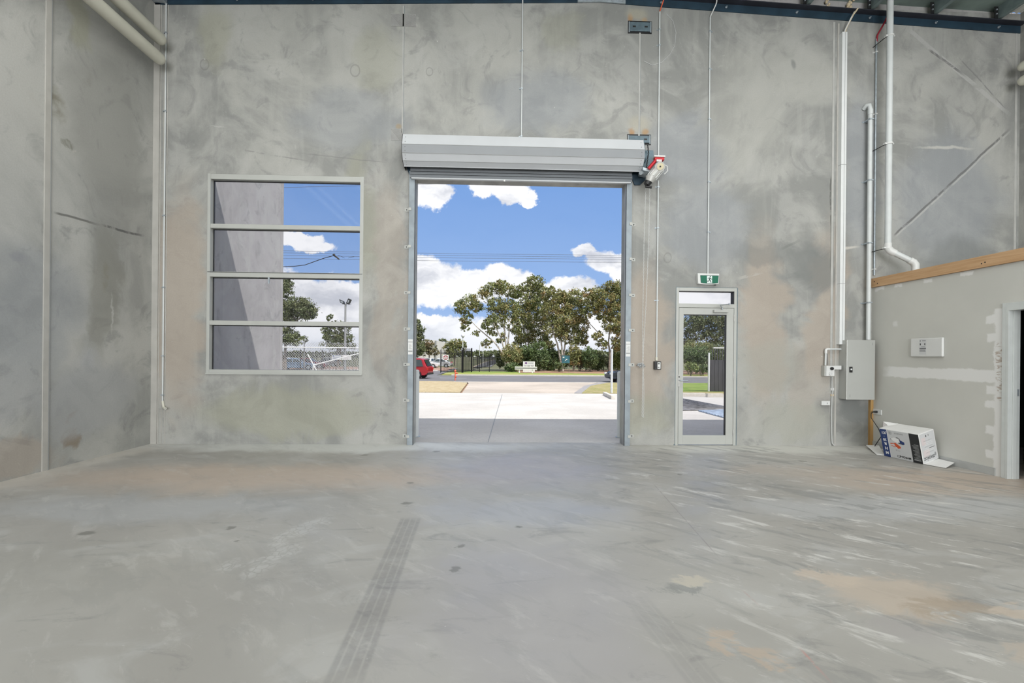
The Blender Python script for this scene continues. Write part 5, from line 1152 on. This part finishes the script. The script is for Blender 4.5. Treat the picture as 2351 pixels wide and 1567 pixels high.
# ------------------------------------------------------------------ street furniture
def onground(px, py): q = GB(px, py); return q
q = bp(1062, 853, 2, -.52)
t = thing('street_lamp', q, 'white globe lamp on a tall pale pole beside the black gate', 'lamp')
zt = bp(1062, 774, 1, q.y).z
MB().tube([q, (q.x, q.y, zt)], [.09, .05], 10).obj('pole', m_pipe, t)
MB().sphere((q.x, q.y, zt+.2), .22, 14, 10).obj('globe', simple('frosted_globe', (.7, .72, .74), .2), t)
MB().tube([(q.x, q.y, zt-.05), (q.x, q.y, zt+.03)], .09, 10).obj('collar', m_cgrey, t)
for px, yy, tp, lab in ((1101, 75, 787, 'thin lamp pole with curved arm left of the pair beyond the fence'), (1109, 95, 790, 'second thinner lamp pole beyond the fence near the path')):
    q = bp(px, 822, 1, yy); q.z = -.6; zt = bp(px, tp, 1, yy).z
    lab = lab.replace(' left of the pair', ', taller of the pair')
    t = thing('lamp_pole', q, lab, 'lamp', 'curved lamp poles by the path')
    MB().tube([q, (q.x, q.y, zt-.4), (q.x+.2, q.y, zt-.1), (q.x+.8, q.y, zt+.1)], .06, 7).obj('pole', m_pipe, t)
    MB().obox((q.x+1.0, q.y, zt+.1), (.3, 0, 0), (0, .12, 0), (0, 0, .05)).obj('lamp_head', m_cgrey, t)
# floodlight mast in the window
q = bp(792, 840, 1, 48); q.z = -.6; zt = bp(792, 697, 1, 48).z
t = thing('floodlight_mast', q, 'tall floodlight mast with two lamp heads seen through the window', 'floodlight')
MB().tube([q, (q.x, q.y, zt)], [.13, .09], 10).obj('mast', m_cgrey, t)
MB().tube([(q.x-.35, q.y, zt-.02), (q.x+.55, q.y, zt-.02)], .03, 6).obj('crossarm', m_galv, t)
for s, px in ((-1, 786), (1, 801)):
    c = bp(px, 693 if s < 0 else 692, 1, 48)
    MB().obox(c, (.22, 0, .1*s) if s < 0 else (.12, 0, .26), (0, .18, 0), (-.05, 0, .17) if s < 0 else (-.13, 0, .06)).obj('flood_head', m_black, t)
    MB().obox(c+Vector((0, -.19, 0)), (.13, 0, .05*s) if s < 0 else (.06, 0, .14), (0, .01, 0), (-.03, 0, .09) if s < 0 else (-.05, 0, .02)).obj('reflector', m_galv, t)
# hydrant marker
q = GB(1045, 872.5)
t = thing('hydrant', q, 'orange fire hydrant at the edge of the dry lawn', 'hydrant')
m_hyd = simple('hydrant_orange', (.75, .14, .08), .5)
MB().tube([q, q+Vector((0, 0, .42)), q+Vector((0, 0, .72))], [.05, .045, .06], 10).obj('barrel', m_hyd, t)
MB().sphere(q+Vector((0, 0, .76)), .09, 10, 7).obj('valve_cap', m_hyd, t)
MB().tube([q+Vector((0, 0, .6)), q+Vector((.2, 0, .55))], .055, 8).obj('outlet', m_hyd, t); MB().tube([q+Vector((0, 0, .3)), q+Vector((.12, 0, .3))], .07, 8).obj('outlet', m_hyd, t)
# post, wheel stops
q = GB(1404, 903); zt = bp(1404, 802, 1, q.y).z
t = thing('marker_post', q, 'tall pale steel post standing in the patchy lawn before the dark car', 'post')
MB().tube([q, (q.x, q.y, zt)], .052, 14).obj('post', m_pipe, t); MB().tube([(q.x, q.y, zt), (q.x, q.y, zt+.03)], [.052, .02], 14).obj('cap', m_pipe, t); MB().tube([(q.x, q.y, q.z+.24), (q.x, q.y, q.z+.28)], .058, 14).obj('band', m_white, t)
def stop(p0, p1, label, grp=None, h=.13, w=.16):
    d = (p1-p0); nrm = Vector((-d.y, d.x, 0)).normalized()*w/2; zz = Vector((0, 0, h))
    mb = MB(); vs = [p0-nrm, p0+nrm, p1+nrm, p1-nrm]; tp = [q_.lerp((p0+p1)/2, .04)*1 for q_ in vs]
    vv = [v_-Vector((0, 0, .0)) for v_ in vs]+[v_.lerp((p0+p1)/2, .03)+zz for v_ in vs]
    mb.add(vv, [(3, 2, 1, 0), (4, 5, 6, 7), (0, 1, 5, 4), (1, 2, 6, 5), (2, 3, 7, 6), (3, 0, 4, 7)])
    return tag(mb.obj('wheel_stop', g_kerb, origin=(p0+p1)/2, bevel=.01), label, 'wheel stop', grp)
stop(GB(1388, 906), GB(1408, 916), 'pale concrete wheel stop lying near the foot of the grey post'); 
stop(GB(1568-40, 909), GB(1619, 909.5), 'long pale kerb block behind the glass door, at the lawn edge', 'kerb blocks by the lawn', .15); stop(GB(1622, 911), GB(1659, 911), 'shorter kerb block ending at the dark metal gate', 'kerb blocks by the lawn', .15)
t = tag(strip('lawn_green', [GB(1540, 900), GB(1700, 901), GB(1700, 880), GB(1540, 880)], g_green, .045), kind='structure')
# guard rail and signboard
q0, q1 = bp(1182, 846, 1, gb0+5.2), bp(1233, 846, 1, gb0+5.2); YR = gb0+5.2
t = thing('guard_rail', ((q0.x+q1.x)/2, YR, -.52), 'low white guard rail with dark slot in front of the signboard', 'rail')
za, zb_ = bp(1207, 841, 1, YR).z, bp(1207, 848, 1, YR).z
MB().box(q0.x, q1.x, YR-.03, YR+.03, zb_, zb_+(za-zb_)*.38).box(q0.x, q1.x, YR-.03, YR+.03, za-(za-zb_)*.38, za).obj('beam', m_white, t)
MB().box(q0.x, q1.x, YR, YR+.03, zb_+(za-zb_)*.38, za-(za-zb_)*.38).obj('slot', m_black, t)
for px in (1192.5, 1222.5): x_ = bp(px, 850, 1, YR).x; MB().box(x_-.06, x_+.06, YR+.03, YR+.12, -.52, za-.02).obj('post', m_white, t)
YS = YR+1.0
s0, s1 = bp(1201, 829, 1, YS), bp(1228, 853, 1, YS)
t = thing('signboard', ((s0.x+s1.x)/2, YS, -.52), 'white property signboard with purple mark behind the guard rail', 'sign')
MB().box(s0.x, s1.x, YS, YS+.05, -.45, s0.z).obj('board', m_white, t)
for s in (.12, -.12): x_ = (s0.x if s > 0 else s1.x)+s; MB().box(x_-.04, x_+.04, YS+.05, YS+.12, -.52, s0.z-.1).obj('post', m_white, t)
m_purple = simple('print_purple', (.16, .08, .22), .5)
mb = MB(); w_ = s1.x-s0.x; h_ = s0.z+.45
def sq(u0, u1, v0, v1, mi): mb.box(s0.x+w_*u0, s0.x+w_*u1, YS-.006, YS-.001, -.45+h_*v0, -.45+h_*v1, mi)
mb.add([(s0.x+w_*(.25+.12*math.cos(k*.785)), YS-.006, -.45+h_*(.84+.09*math.sin(k*.785))) for k in range(8)], [tuple(range(8))], False, 0)
sq(.42, .9, .86, .9, 1); sq(.42, .85, .78, .81, 1); sq(.05, .95, .64, .665, 1); sq(.1, .3, .55, .6, 1); sq(.36, .6, .54, .61, 1); sq(.66, .9, .55, .6, 1)
mb.obj('sign_print', [m_purple, m_cgrey], t)
# blue sign
YB = gb0+7.5; s0, s1 = bp(1290, 815.5, 1, YB), bp(1308, 833, 1, YB)
t = thing('blue_sign', ((s0.x+s1.x)/2, YB, -.5), 'teal blue sign board standing among the shrubs', 'sign')
MB().box(s0.x, s1.x, YB, YB+.04, s1.z, s0.z).obj('board', simple('teal_board', (.03, .12, .16), .5, 0, .3, 2), t)
MB().box(s0.x+.05, s0.x+.1, YB+.04, YB+.09, -.5, s1.z+.1).box(s1.x-.1, s1.x-.05, YB+.04, YB+.09, -.5, s1.z+.1).obj('post', m_barkd, t)
MB().prism([(s0.x+.3, YB-.005, s1.z+.2), (s0.x+.7, YB-.005, s1.z+.45), (s0.x+.55, YB-.005, s1.z+.5)], (0, .003, 0)).box(s0.x+.1, s0.x+.3, YB-.005, YB-.001, s0.z-.3, s0.z-.15).obj('sign_print', m_white, t)

# ------------------------------------------------------------------ fences
m_iron = simple('black_iron', (.012, .012, .014), .5, .2)
def palisade(name, p0, p1, h, pitch, label, post_every=2.4, group=None, zb=-.55, mt=m_iron, w=.018, cat='fence', point=.1):
    d = p1-p0; L = d.length; u_ = d.normalized(); t = thing(name, (p0.x, p0.y, zb), label, cat, group)
    mb = MB(); k = 0
    while k*pitch <= L:
        c = p0+u_*(k*pitch); mb.obox((c.x, c.y, zb+.08+(h-.08)/2), u_*w, Vector((-u_.y, u_.x, 0))*w*.6, (0, 0, (h-.08)/2)); k += 1
    mb.obj('bars', mt, t)['kind'] = 'stuff'
    for z in (zb+.15, zb+h-.3):
        MB().obox(((p0.x+p1.x)/2, (p0.y+p1.y)/2, z), u_*L/2, Vector((-u_.y, u_.x, 0))*.02, (0, 0, .035)).obj('rail', mt, t)
    k = 0
    while k*post_every <= L+.01:
        c = p0+u_*(k*post_every); MB().obox((c.x, c.y, zb+(h+.08)/2), u_*.05, Vector((-u_.y, u_.x, 0))*.05, (0, 0, (h+.08)/2)).obj('post', mt, t); k += 1
    return t
def fx(px, y): return bp(px, 830, 1, y).x
yg = 50.5
gp0, gp1 = Vector((fx(1012, yg), yg, 0)), Vector((fx(1060, yg), yg+.3, 0))
palisade('iron_gate', gp0, gp1, 2.45, .13, 'black iron gate with the no entry sign on it', (gp1-gp0).length, zb=-.52, cat='gate')
palisade('iron_fence', gp1+Vector((.1, .2, 0)), Vector((fx(1085, 53), 53, 0)), 2.7, .14, 'taller black iron fence between globe lamp and access path', 2.0, zb=-.52)
palisade('iron_fence', Vector((fx(1345, 62), 62, 0)), Vector((fx(1440, 62), 62, 0)), 2.2, .14, 'black iron fence behind the shrubs near the dark car', 2.4)
palisade('iron_fence', Vector((fx(640, 52), 52, 0)), Vector((fx(840, 52), 52, 0)), 2.35, .16, 'black iron fence behind the wire fence in the window', 2.4)
# wire fence along the path
t = thing('wire_fence', (fx(1100, 54), 54, -.52), 'low wire fence with bent-top posts beside the access path', 'fence')
for px in (1101, 1123.5):
    x_ = fx(px, 54); MB().tube([(x_, 54, -.52), (x_, 54, 1.35), (x_+.12, 54, 1.5), (x_+.35, 54, 1.55)], .05, 6).obj('post', m_iron, t)
MB().tube([(fx(1085, 54), 54, 1.2), (fx(1160, 54), 54, 1.15)], .03, 6).obj('rail', m_iron, t)
MB().tube([(fx(1085, 54), 54, -.2), (fx(1150, 54), 54, -.2)], .02, 6).obj('lower_wire', m_cgrey, t)
mb = MB(); pa, pb = Vector((fx(1086, 58), 58, 0)), Vector((fx(1146, 120), 120, 0))
palisade('iron_fence', pa, pb, 1.75, .45, 'long black fence receding along the access path', 6, zb=-.55, w=.018)
# no entry sign
s0, s1 = bp(1016, 814, 1, yg-.15), bp(1029.5, 826.5, 1, yg-.15); ysn = yg+.02
t = thing('no_entry_sign', ((s0.x+s1.x)/2, ysn, s1.z), 'square white no entry sign with red disc on the iron gate', 'sign')
MB().box(s0.x, s1.x, ysn, ysn+.02, s1.z, s0.z).obj('sign_plate', m_white, t)
m_sred = simple('sign_red', (.30, .015, .03), .5); cxx, czz, rr = (s0.x+s1.x)/2, (s0.z+s1.z)/2, (s0.z-s1.z)*.42
MB().tube([(cxx, ysn-.012, czz), (cxx, ysn-.002, czz)], rr, 24).obj('red_disc', m_sred, t)
MB().box(cxx-rr*.9, cxx+rr*.9, ysn-.02, ysn-.0125, czz-rr*.14, czz+rr*.14).obj('white_bar', m_white, t)
mb = MB(); put_text(mb, 'NO', lambda a, b: Vector((a, ysn-.016, b)), rr*.55, cxx, czz+rr*.48, 0, 0, .006); put_text(mb, 'ENTRY', lambda a, b: Vector((a, ysn-.016, b)), rr*.5, cxx, czz-rr*.45, 0, 0, .005); mb.obj('lettering', m_white, t)
# chain link fence seen through the window
yf = 18.5; zt, zb_ = bp(740, 786, 1, yf).z, gz(yf)
x0_, x1_ = bp(640, 800, 1, yf).x-2, bp(832, 800, 1, yf).x+.3
t = thing('chain_fence', (x0_, yf, zb_), 'galvanised chain wire fence with top rail outside the window', 'fence')
m_wire = simple('galvanised_wire', (.50, .51, .52), .5, .3)
mb = MB(); hh = zt-zb_; p_ = .10; k = 0
x = x0_-hh
while x < x1_:
    for s in (1, -1):
        xa_, xb__ = (x, x+hh) if s > 0 else (x+hh, x)
        z0_, z1_ = zb_, zt
        # clip to the bay
        def at(xx): return z0_+(xx-xa_)/(xb__-xa_)*(z1_-z0_)
        lo_, hi_ = max(min(xa_, xb__), x0_), min(max(xa_, xb__), x1_)
        if hi_-lo_ > .05: mb.tube([(lo_, yf+s*.002, at(lo_)), (hi_, yf+s*.002, at(hi_))], .006, 3, False)
    x += p_
mb.obj('mesh', m_wire, t)
zr = bp(740, 797.5, 1, yf).z
MB().tube([(x0_, yf-.03, zr), (x1_, yf-.03, zr-.0)], .022, 8).obj('top_rail', m_white, t)
for px in (698, 790): x_ = bp(px, 800, 1, yf).x; MB().tube([(x_, yf+.03, zb_), (x_, yf+.03, zt+.05), (x_+.08, yf+.03, zt+.1)], .024, 8).obj('post', m_cgrey, t)
# leaning gate frame with its own mesh
yl = 17.6
g0, g1, g2, g3 = bp(719, 838, 1, yl), bp(870, 799, 1, yl), bp(706, 812, 1, yl), bp(733, 862, 1, yl)
t = thing('fallen_gate', (g0.x, yl, gz(yl)), 'collapsed chain wire gate leaning in front of the wire fence', 'gate')
MB().tube([g0, g1], .02, 8).tube([g2, g3, Vector((g3.x+.15, yl, gz(yl)))], .02, 8).tube([g0, Vector((g0.x-.05, yl, gz(yl)))], .02, 8).obj('gate_frame', m_white, t)
mb = MB()
for k in range(46):
    a_ = bp(700+k*4.5, 880, 1, yl+.05); b_ = bp(690+k*4.5+28, 812-k*.5, 1, yl+.05); c_ = bp(690+k*4.5-10, 815-k*.5, 1, yl+.05)
    mb.tube([a_, b_], .004, 3, False)
    if k % 2: mb.tube([a_, c_], .004, 3, False)
mb.obj('mesh', m_wire, t)
for k, (pa_, pb_, lab) in enumerate(((762, 783.5, 'white notice board with blue print on the wire fence'), (785.5, 806, 'white notice board with reddish print on the wire fence'))):
    yk = yf-.03; s0, s1 = bp(pa_, 814.5, 1, yk), bp(pb_, 826, 1, yk)
    t = thing('notice_board', ((s0.x+s1.x)/2, yk, s1.z), lab, 'sign', 'notice boards on the wire fence')
    MB().box(s0.x, s1.x, yk, yk+.01, s1.z, s0.z).obj('board', m_white, t)
    mb = MB(); h_ = s0.z-s1.z; w_ = s1.x-s0.x
    mb.box(s0.x+w_*.08, s0.x+w_*.25, yk-.006, yk-.001, s0.z-h_*.3, s0.z-h_*.1); mb.box(s0.x+w_*.3, s1.x-w_*.05, yk-.006, yk-.001, s0.z-h_*.22, s0.z-h_*.12)
    for j in range(3): mb.box(s0.x+w_*.1, s1.x-w_*(.1+.1*(j % 2)), yk-.006, yk-.001, s0.z-h_*(.5+j*.17), s0.z-h_*(.46+j*.17))
    mb.obj('print', m_cblue if k == 0 else m_cpink, t)
# dark metal gate panel seen in the glass door
q0 = GB(1627, 900); yq = q0.y; q1x = bp(1700, 900, 1, yq).x; zt = bp(1640, 798, 1, yq).z; zm = bp(1640, 826, 1, yq).z; zg = gz(yq)
m_cb = simple('charcoal_steel_sheet', (.055, .055, .062), .5, .1, .1, 2)
t = thing('metal_side_gate', (q0.x, yq, zg), 'charcoal steel side gate with open bars on top, seen in the glass door', 'gate')
mb = MB().box(q0.x+.06, q1x, yq, yq+.03, zg, zm); x = q0.x+.1
mb.obj('sheet', m_cb, t)
mb = MB()
while x < q1x: mb.box(x, x+.05, yq-.012, yq, zg+.05, zm-.02); x += .2
mb.obj('ribs', m_cb, t)
x = q0.x+.16
while x < q1x: MB().box(x, x+.035, yq+.0, yq+.03, zm, zt-.06).obj('bar', m_cb, t); x += .13
MB().box(bp(1638, 800, 1, yq).x, q1x, yq-.01, yq+.04, zt-.03, zt+.03).obj('top_rail', m_white, t)
MB().box(q0.x-.03, q0.x+.04, yq-.03, yq+.05, zg, zt-.25).obj('post', m_pipe, t)
# ribbed steel sheets lying on the forecourt behind the glass door
def ribbed(pts, label, mt, n_=10):
    P4 = [GB(*p) for p in pts]
    c = sum(P4, Vector())/4; t = thing('steel_sheet', c, label, 'steel sheet', 'ribbed sheets on the ground')
    mb = MB(); up = Vector((0, 0, .012))
    mb.prism([p+Vector((0, 0, .004)) for p in P4], up); mb.obj('sheet', mt, t)
    mb = MB()
    for k in range(n_+1):
        a_, b_ = P4[0].lerp(P4[3], k/n_)+up*1.8, P4[1].lerp(P4[2], k/n_)+up*1.8; mb.tube([a_, b_], .022, 5)
    mb.obj('ribs', mt, t)
ribbed([(1555, 914), (1672, 936), (1680, 941), (1555, 943)], 'grey ribbed steel sheet lying on the sunlit concrete', simple('weathered_sheet', (.20, .20, .21), .6, .2, .3, 6), 9)
ribbed([(1604, 944), (1720, 941), (1760, 962), (1664, 960)], 'bluish ribbed steel sheet lying closer to the glass door', simple('blue_grey_sheet', (.26, .33, .44), .45, .3, .2, 6), 9)

# ------------------------------------------------------------------ cars
def car(name, loc, rz_, L, Wd, H_, paint, label, suv=True, group=None):
    t = thing(name, loc, label, 'car', group)
    o = Vector(loc); g = .2
    # side outline, x from rear (0) to front (L)
    if suv: out = [(0.02, .42), (0, .62), (.03, .98), (.12, 1.05), (.42, H_*.95), (.75, H_), (L*.52, H_), (L*.68, 1.06), (L*.90, .95), (L*.985, .80), (L, .5), (L*.97, .3), (L*.06, .28)]
    else: out = [(0.02, .42), (0, .70), (.05, .90), (.55, .95), (1.05, H_*.97), (L*.5, H_), (L*.66, .96), (L*.90, .84), (L*.985, .70), (L, .45), (L*.97, .28), (L*.06, .26)]
    def Wf(x_, z_): return Wd/2*(1-.16*max(0, (z_-.95)/(H_-.95)))*(1-.08*(abs(x_/L-.5)*2)**4)
    def put(x_, s_, z_): return o+Vector((x_-L/2, s_*Wf(x_, z_), z_))
    mb = MB(); n_ = len(out)
    vs = [put(x_, -1, z_) for x_, z_ in out]+[put(x_, -.6, z_*1.0+(.02 if z_ > 1.3 else 0)) for x_, z_ in out]+[put(x_, .6, z_+(.02 if z_ > 1.3 else 0)) for x_, z_ in out]+[put(x_, 1, z_) for x_, z_ in out]
    fs = [tuple(range(n_)), tuple(range(3*n_, 4*n_))[::-1]]
    for r_ in range(3):
        for i in range(n_): fs.append((r_*n_+i, r_*n_+(i+1) % n_, (r_+1)*n_+(i+1) % n_, (r_+1)*n_+i))
    mb.add(vs, fs); body = mb.obj('body', paint, t, .05)
    zb1 = .98 if suv else .92
    for s_ in (-1, 1):
        mb = MB(); h_ = H_-.10
        wp = [(.38 if suv else .95, zb1+.06), (.58 if suv else 1.2, h_), (L*.40, h_+.02), (L*.40, zb1+.04)]; wq = [(L*.42, zb1+.04), (L*.42, h_+.02), (L*.52, h_), (L*.63, zb1+.06)]
        for q_ in (wp, wq): mb.prism([put(x_, s_, z_)+Vector((0, s_*.004, 0)) for x_, z_ in q_], (0, s_*.008, 0))
        mb.obj('side_window', m_cwin, t)
    # rear and front glass
    for (A_, B_, dd_) in (((.10, 1.06), (.40, H_*.93), -.012) if suv else ((.58, .96), (1.03, H_*.95), -.012), ((L*.665, 1.09) if suv else (L*.65, .98), (L*.535, H_*.97), .012)):
        mb = MB(); mb.prism([put(A_[0], -.82, A_[1])+Vector((dd_, 0, .01)), put(A_[0], .82, A_[1])+Vector((dd_, 0, .01)), put(B_[0], .78, B_[1])+Vector((dd_, 0, .01)), put(B_[0], -.78, B_[1])+Vector((dd_, 0, .01))], (dd_, 0, .012)); mb.obj('windscreen', m_cwin, t)
    for x_ in (L*.19, L*.82):
        for s_ in (-1, 1):
            c = o+Vector((x_-L/2, s_*(Wd/2-.11), .33)); w = MB().tube([c-Vector((0, .11, 0)), c+Vector((0, .11, 0))], .33, 20).obj('wheel', m_black, t)
            MB().tube([c+Vector((0, s_*.105, 0)), c+Vector((0, s_*.118, 0))], .2, 14).obj('rim', m_galv, w)
    MB().box(o.x-L/2-.03, o.x-L/2+.12, o.y-Wd*.46, o.y+Wd*.46, o.z+.34, o.z+.5).obj('bumper', m_black, t, .02)
    for s_ in (-1, 1):
        MB().box(o.x-L/2-.012, o.x-L/2+.10, o.y+s_*Wd*.36, o.y+s_*Wd*.47, o.z+.72, o.z+.95).obj('tail_light', m_tail, t, .01)
        MB().box(o.x+L/2-.12, o.x+L/2+.0, o.y+s_*Wd*.28, o.y+s_*Wd*.46, o.z+.62, o.z+.76).obj('headlight', m_cwhite, t, .01)
        if suv: MB().tube([put(.7, s_*.72, H_+.05), put(L*.5, s_*.72, H_+.05)], .02, 6).obj('roof_rail', m_galv, t)
        MB().obox(put(L*.62, s_*1.0, 1.0)+Vector((0, s_*.09, 0)), (.06, 0, 0), (0, .09, 0), (0, 0, .06)).obj('mirror', paint, t, .01)
    t.rotation_euler.z = rz_
    return t
m_cwin = simple('car_glass', (.02, .035, .04), .08, 0, 0, 1, .8); m_tail = simple('tail_lamp_red', (.45, .01, .01), .25)
def paint(name, c): return simple(name, c, .22, .1, .02, 1, .7)
p_red = paint('red_paint', (.33, .004, .015))
q = GB(988, 869); L = 4.5
c1_ = car('parked_car', (q.x-2.3, q.y+.9, -.6), math.radians(172), L, 1.85, 1.70, p_red, 'red SUV parked at the roadside, its tail showing past the door jamb')
q = GB(1393, 877)
c2_ = car('parked_car', (q.x+2.3, yR0+1.3, -.6), math.radians(185), 4.4, 1.8, 1.42, paint('dark_blue_paint', (.015, .022, .04)), 'dark blue car at the roadside behind the tall post', suv=False)
cs = [(975, 826, 70, (.65, .66, .68), 'white car parked behind the red SUV'), (1006, 826, 74, (.55, .58, .62), 'silver car parked just beside the black gate post'), (988, 823, 84, (.6, .6, .6), 'pale car farther back between red SUV and gate'),
      (683, 840, 58, (.20, .30, .42), 'blue car behind the wire fence in the window'), (655, 836, 68, (.6, .6, .6), 'white car beside the outer wall edge in the window'), (712, 838, 62, (.22, .05, .06), 'dark red car behind the wire fence post'),
      (748, 834, 74, (.25, .26, .28), 'grey car behind the collapsed wire gate'),]
protos = {}
for i, (px, py, yy, c_, lab) in enumerate(cs):
    x_ = bp(px, py, 1, yy).x
    if i == 0:
        base_car = car('parked_car', (x_, yy, -.6), math.radians(0), 4.4, 1.8, 1.45, paint('pale_car_paint', c_), lab, suv=False, group='cars in the car park'); cc = base_car
    else:
        cc = copy_tree(base_car); cc['label'] = lab; cc.location = (x_, yy, -.6); cc.rotation_euler.z = (0, 3.14, 1.2, 0.2, 3.0, .1, 3.2, 0)[i]
        np_ = paint('car_paint_%d' % i, c_)
        for ch in cc.children:
            if ch.name.startswith(('body', 'mirror')):
                ch.data = ch.data.copy(); ch.data.materials[0] = np_
# white warehouse
yw_ = 130
a0, a1 = bp(960, 786, 1, yw_), bp(1027, 790, 1, yw_+10)
t = thing('warehouse', (a0.x, yw_, -.6), 'big white warehouse beyond the car park trees', 'building')
m_wh = simple('white_cladding', (.62, .60, .56), .8, 0, .04, .2)
xe = bp(1000, 780, 1, yw_).x
MB().box(bp(900, 780, 1, yw_).x, xe, yw_, yw_+30, -.6, bp(985, 780.5, 1, yw_).z).obj('wall', m_wh, t)
e2_ = bp(1026, 786, 1, yw_+30)
MB().prism([(xe, yw_, -.6), (xe, yw_, bp(1000, 781, 1, yw_).z), (e2_.x, yw_+30, e2_.z), (e2_.x, yw_+30, -.6)], (-.5, .5, 0)).obj('side_wall', m_wh, t)
MB().tube([(xe+.1, yw_-.2, -.6), (xe+.1, yw_-.2, bp(1000, 782, 1, yw_).z)], .25, 6).obj('downpipe', m_cgrey, t)
# ------------------------------------------------------------------ overhead lines
m_line = simple('power_line', (.10, .11, .13), .6)
yl_ = 42
for i, (pa_, pb_) in enumerate((((655, 575.5), (1425, 586)), ((655, 580), (1425, 590.5)), ((655, 586), (1425, 595)), ((655, 593), (1425, 602)))):
    a_, b_ = bp(*pa_, 1, yl_), bp(*pb_, 1, yl_); d = (b_-a_)
    mb = MB(); mb.tube([a_-d*.7, a_, a_.lerp(b_, .5)-Vector((0, 0, .05)), b_, b_+d*.7], .014, 5)
    tag(mb.obj('power_line', m_line, origin=a_), 'thin overhead power line crossing the sky, '+['topmost of the four', 'second from the top of the four', 'third from the top of the four', 'lowest of the four'][i], 'power line', 'overhead lines across the sky')
a_, b_ = bp(655, 430, 1, 24), bp(1100, 420, 1, 24); d = b_-a_
tag(MB().tube([a_-d*.5, a_, b_, b_+d*1.5], .009, 5).obj('power_line', m_line, origin=a_), 'single high wire crossing the top of window and doorway', 'power line')
t = thing('service_cable', bp(770, 588, 1, yl_-.02), 'thick black service cable sagging to a joint on the lines in the window', 'cable')
MB().tube([bp(600, 622, 1, yl_-.02), bp(652, 612, 1, yl_-.02), bp(675, 611, 1, yl_-.02), bp(700, 608, 1, yl_-.02), bp(725, 599, 1, yl_-.02), bp(745, 592, 1, yl_-.02), bp(764, 587, 1, yl_-.02)], .032, 6).obj('cable_run', m_black, t)
MB().tube([bp(764, 584, 1, yl_-.02), bp(770, 588, 1, yl_-.02), bp(779, 595, 1, yl_-.02)], [.05, .08, .06], 7).sphere(bp(767, 585, 1, yl_-.02), .11, 8, 6).obj('joint', m_black, t)
MB().tube([bp(775, 586, 1, yl_-.02), bp(783, 588, 1, yl_-.02), bp(791, 592, 1, yl_-.02)], .014, 5).tube([bp(800, 592, 1, yl_-.02), bp(807, 590, 1, yl_-.02), bp(813, 589, 1, yl_-.02)], .016, 5).obj('tail', m_black, t)

# poles carrying the lines, either side of the view
for px_, lab in ((-50.2, 'timber power pole at the window-side end of the overhead lines'), (42.3, 'timber power pole at the glass-door-side end of the overhead lines')):
    t = thing('power_pole', (px_, yl_, -.6), lab, 'power pole')
    MB().tube([(px_, yl_+.2, -.6), (px_, yl_+.2, 12.5)], [.18, .12], 10).obj('pole', m_barkd, t)
    MB().box(px_-.06, px_+.06, yl_-.3, yl_+.4, 11.2, 11.35).box(px_-.06, px_+.06, yl_-.02, yl_+.1, 8.8, 11.2).obj('crossarm', m_barkd, t)
# far belt of trees and scrub along the horizon
root = thing('distant_treeline', (0, 230, -.6), 'low dark belt of distant trees along the horizon', 'trees', None, 'stuff')
rd = random.Random(99)
foliage([(px, 813+rd.uniform(-1, 1), 16, rd.uniform(4, 8)) for px in range(560, 1800, 14)], 230, 5, L_dark, .8, root, rd)

for i, (px, rx) in enumerate(((1150, 10), (1192, 18), (1225, 18), (1262, 18), (1298, 18), (1332, 18), (1368, 18), (1404, 18), (1440, 20))):
    shrub(px, 822 + (i % 2)*2, rx, 18, 66 + (i % 3), L_dark, 'dark background shrub under the gum trees, ' + ['at the access path end', 'behind the white signboard', 'just past the signboard', 'below the tallest gum crown', 'behind the blue sign', 'between blue sign and dark fence', 'behind the bright glossy shrub', 'behind the tall grey post', 'behind the dark parked car'][i], 200+i, 'dark background shrubs', 60, .22)

a_, b_ = bp(655, 430, 1, 24), bp(1100, 420, 1, 24); d = b_-a_
for e_, lab in ((a_-d*.5, 'timber service pole holding the single high wire, window side'), (b_+d*1.5, 'timber service pole holding the single high wire, glass door side')):
    t = thing('power_pole', (e_.x, e_.y, gz(e_.y)), lab, 'power pole')
    MB().tube([(e_.x, e_.y, gz(e_.y)), (e_.x, e_.y, e_.z+.3)], [.15, .11], 10).obj('pole', m_barkd, t)
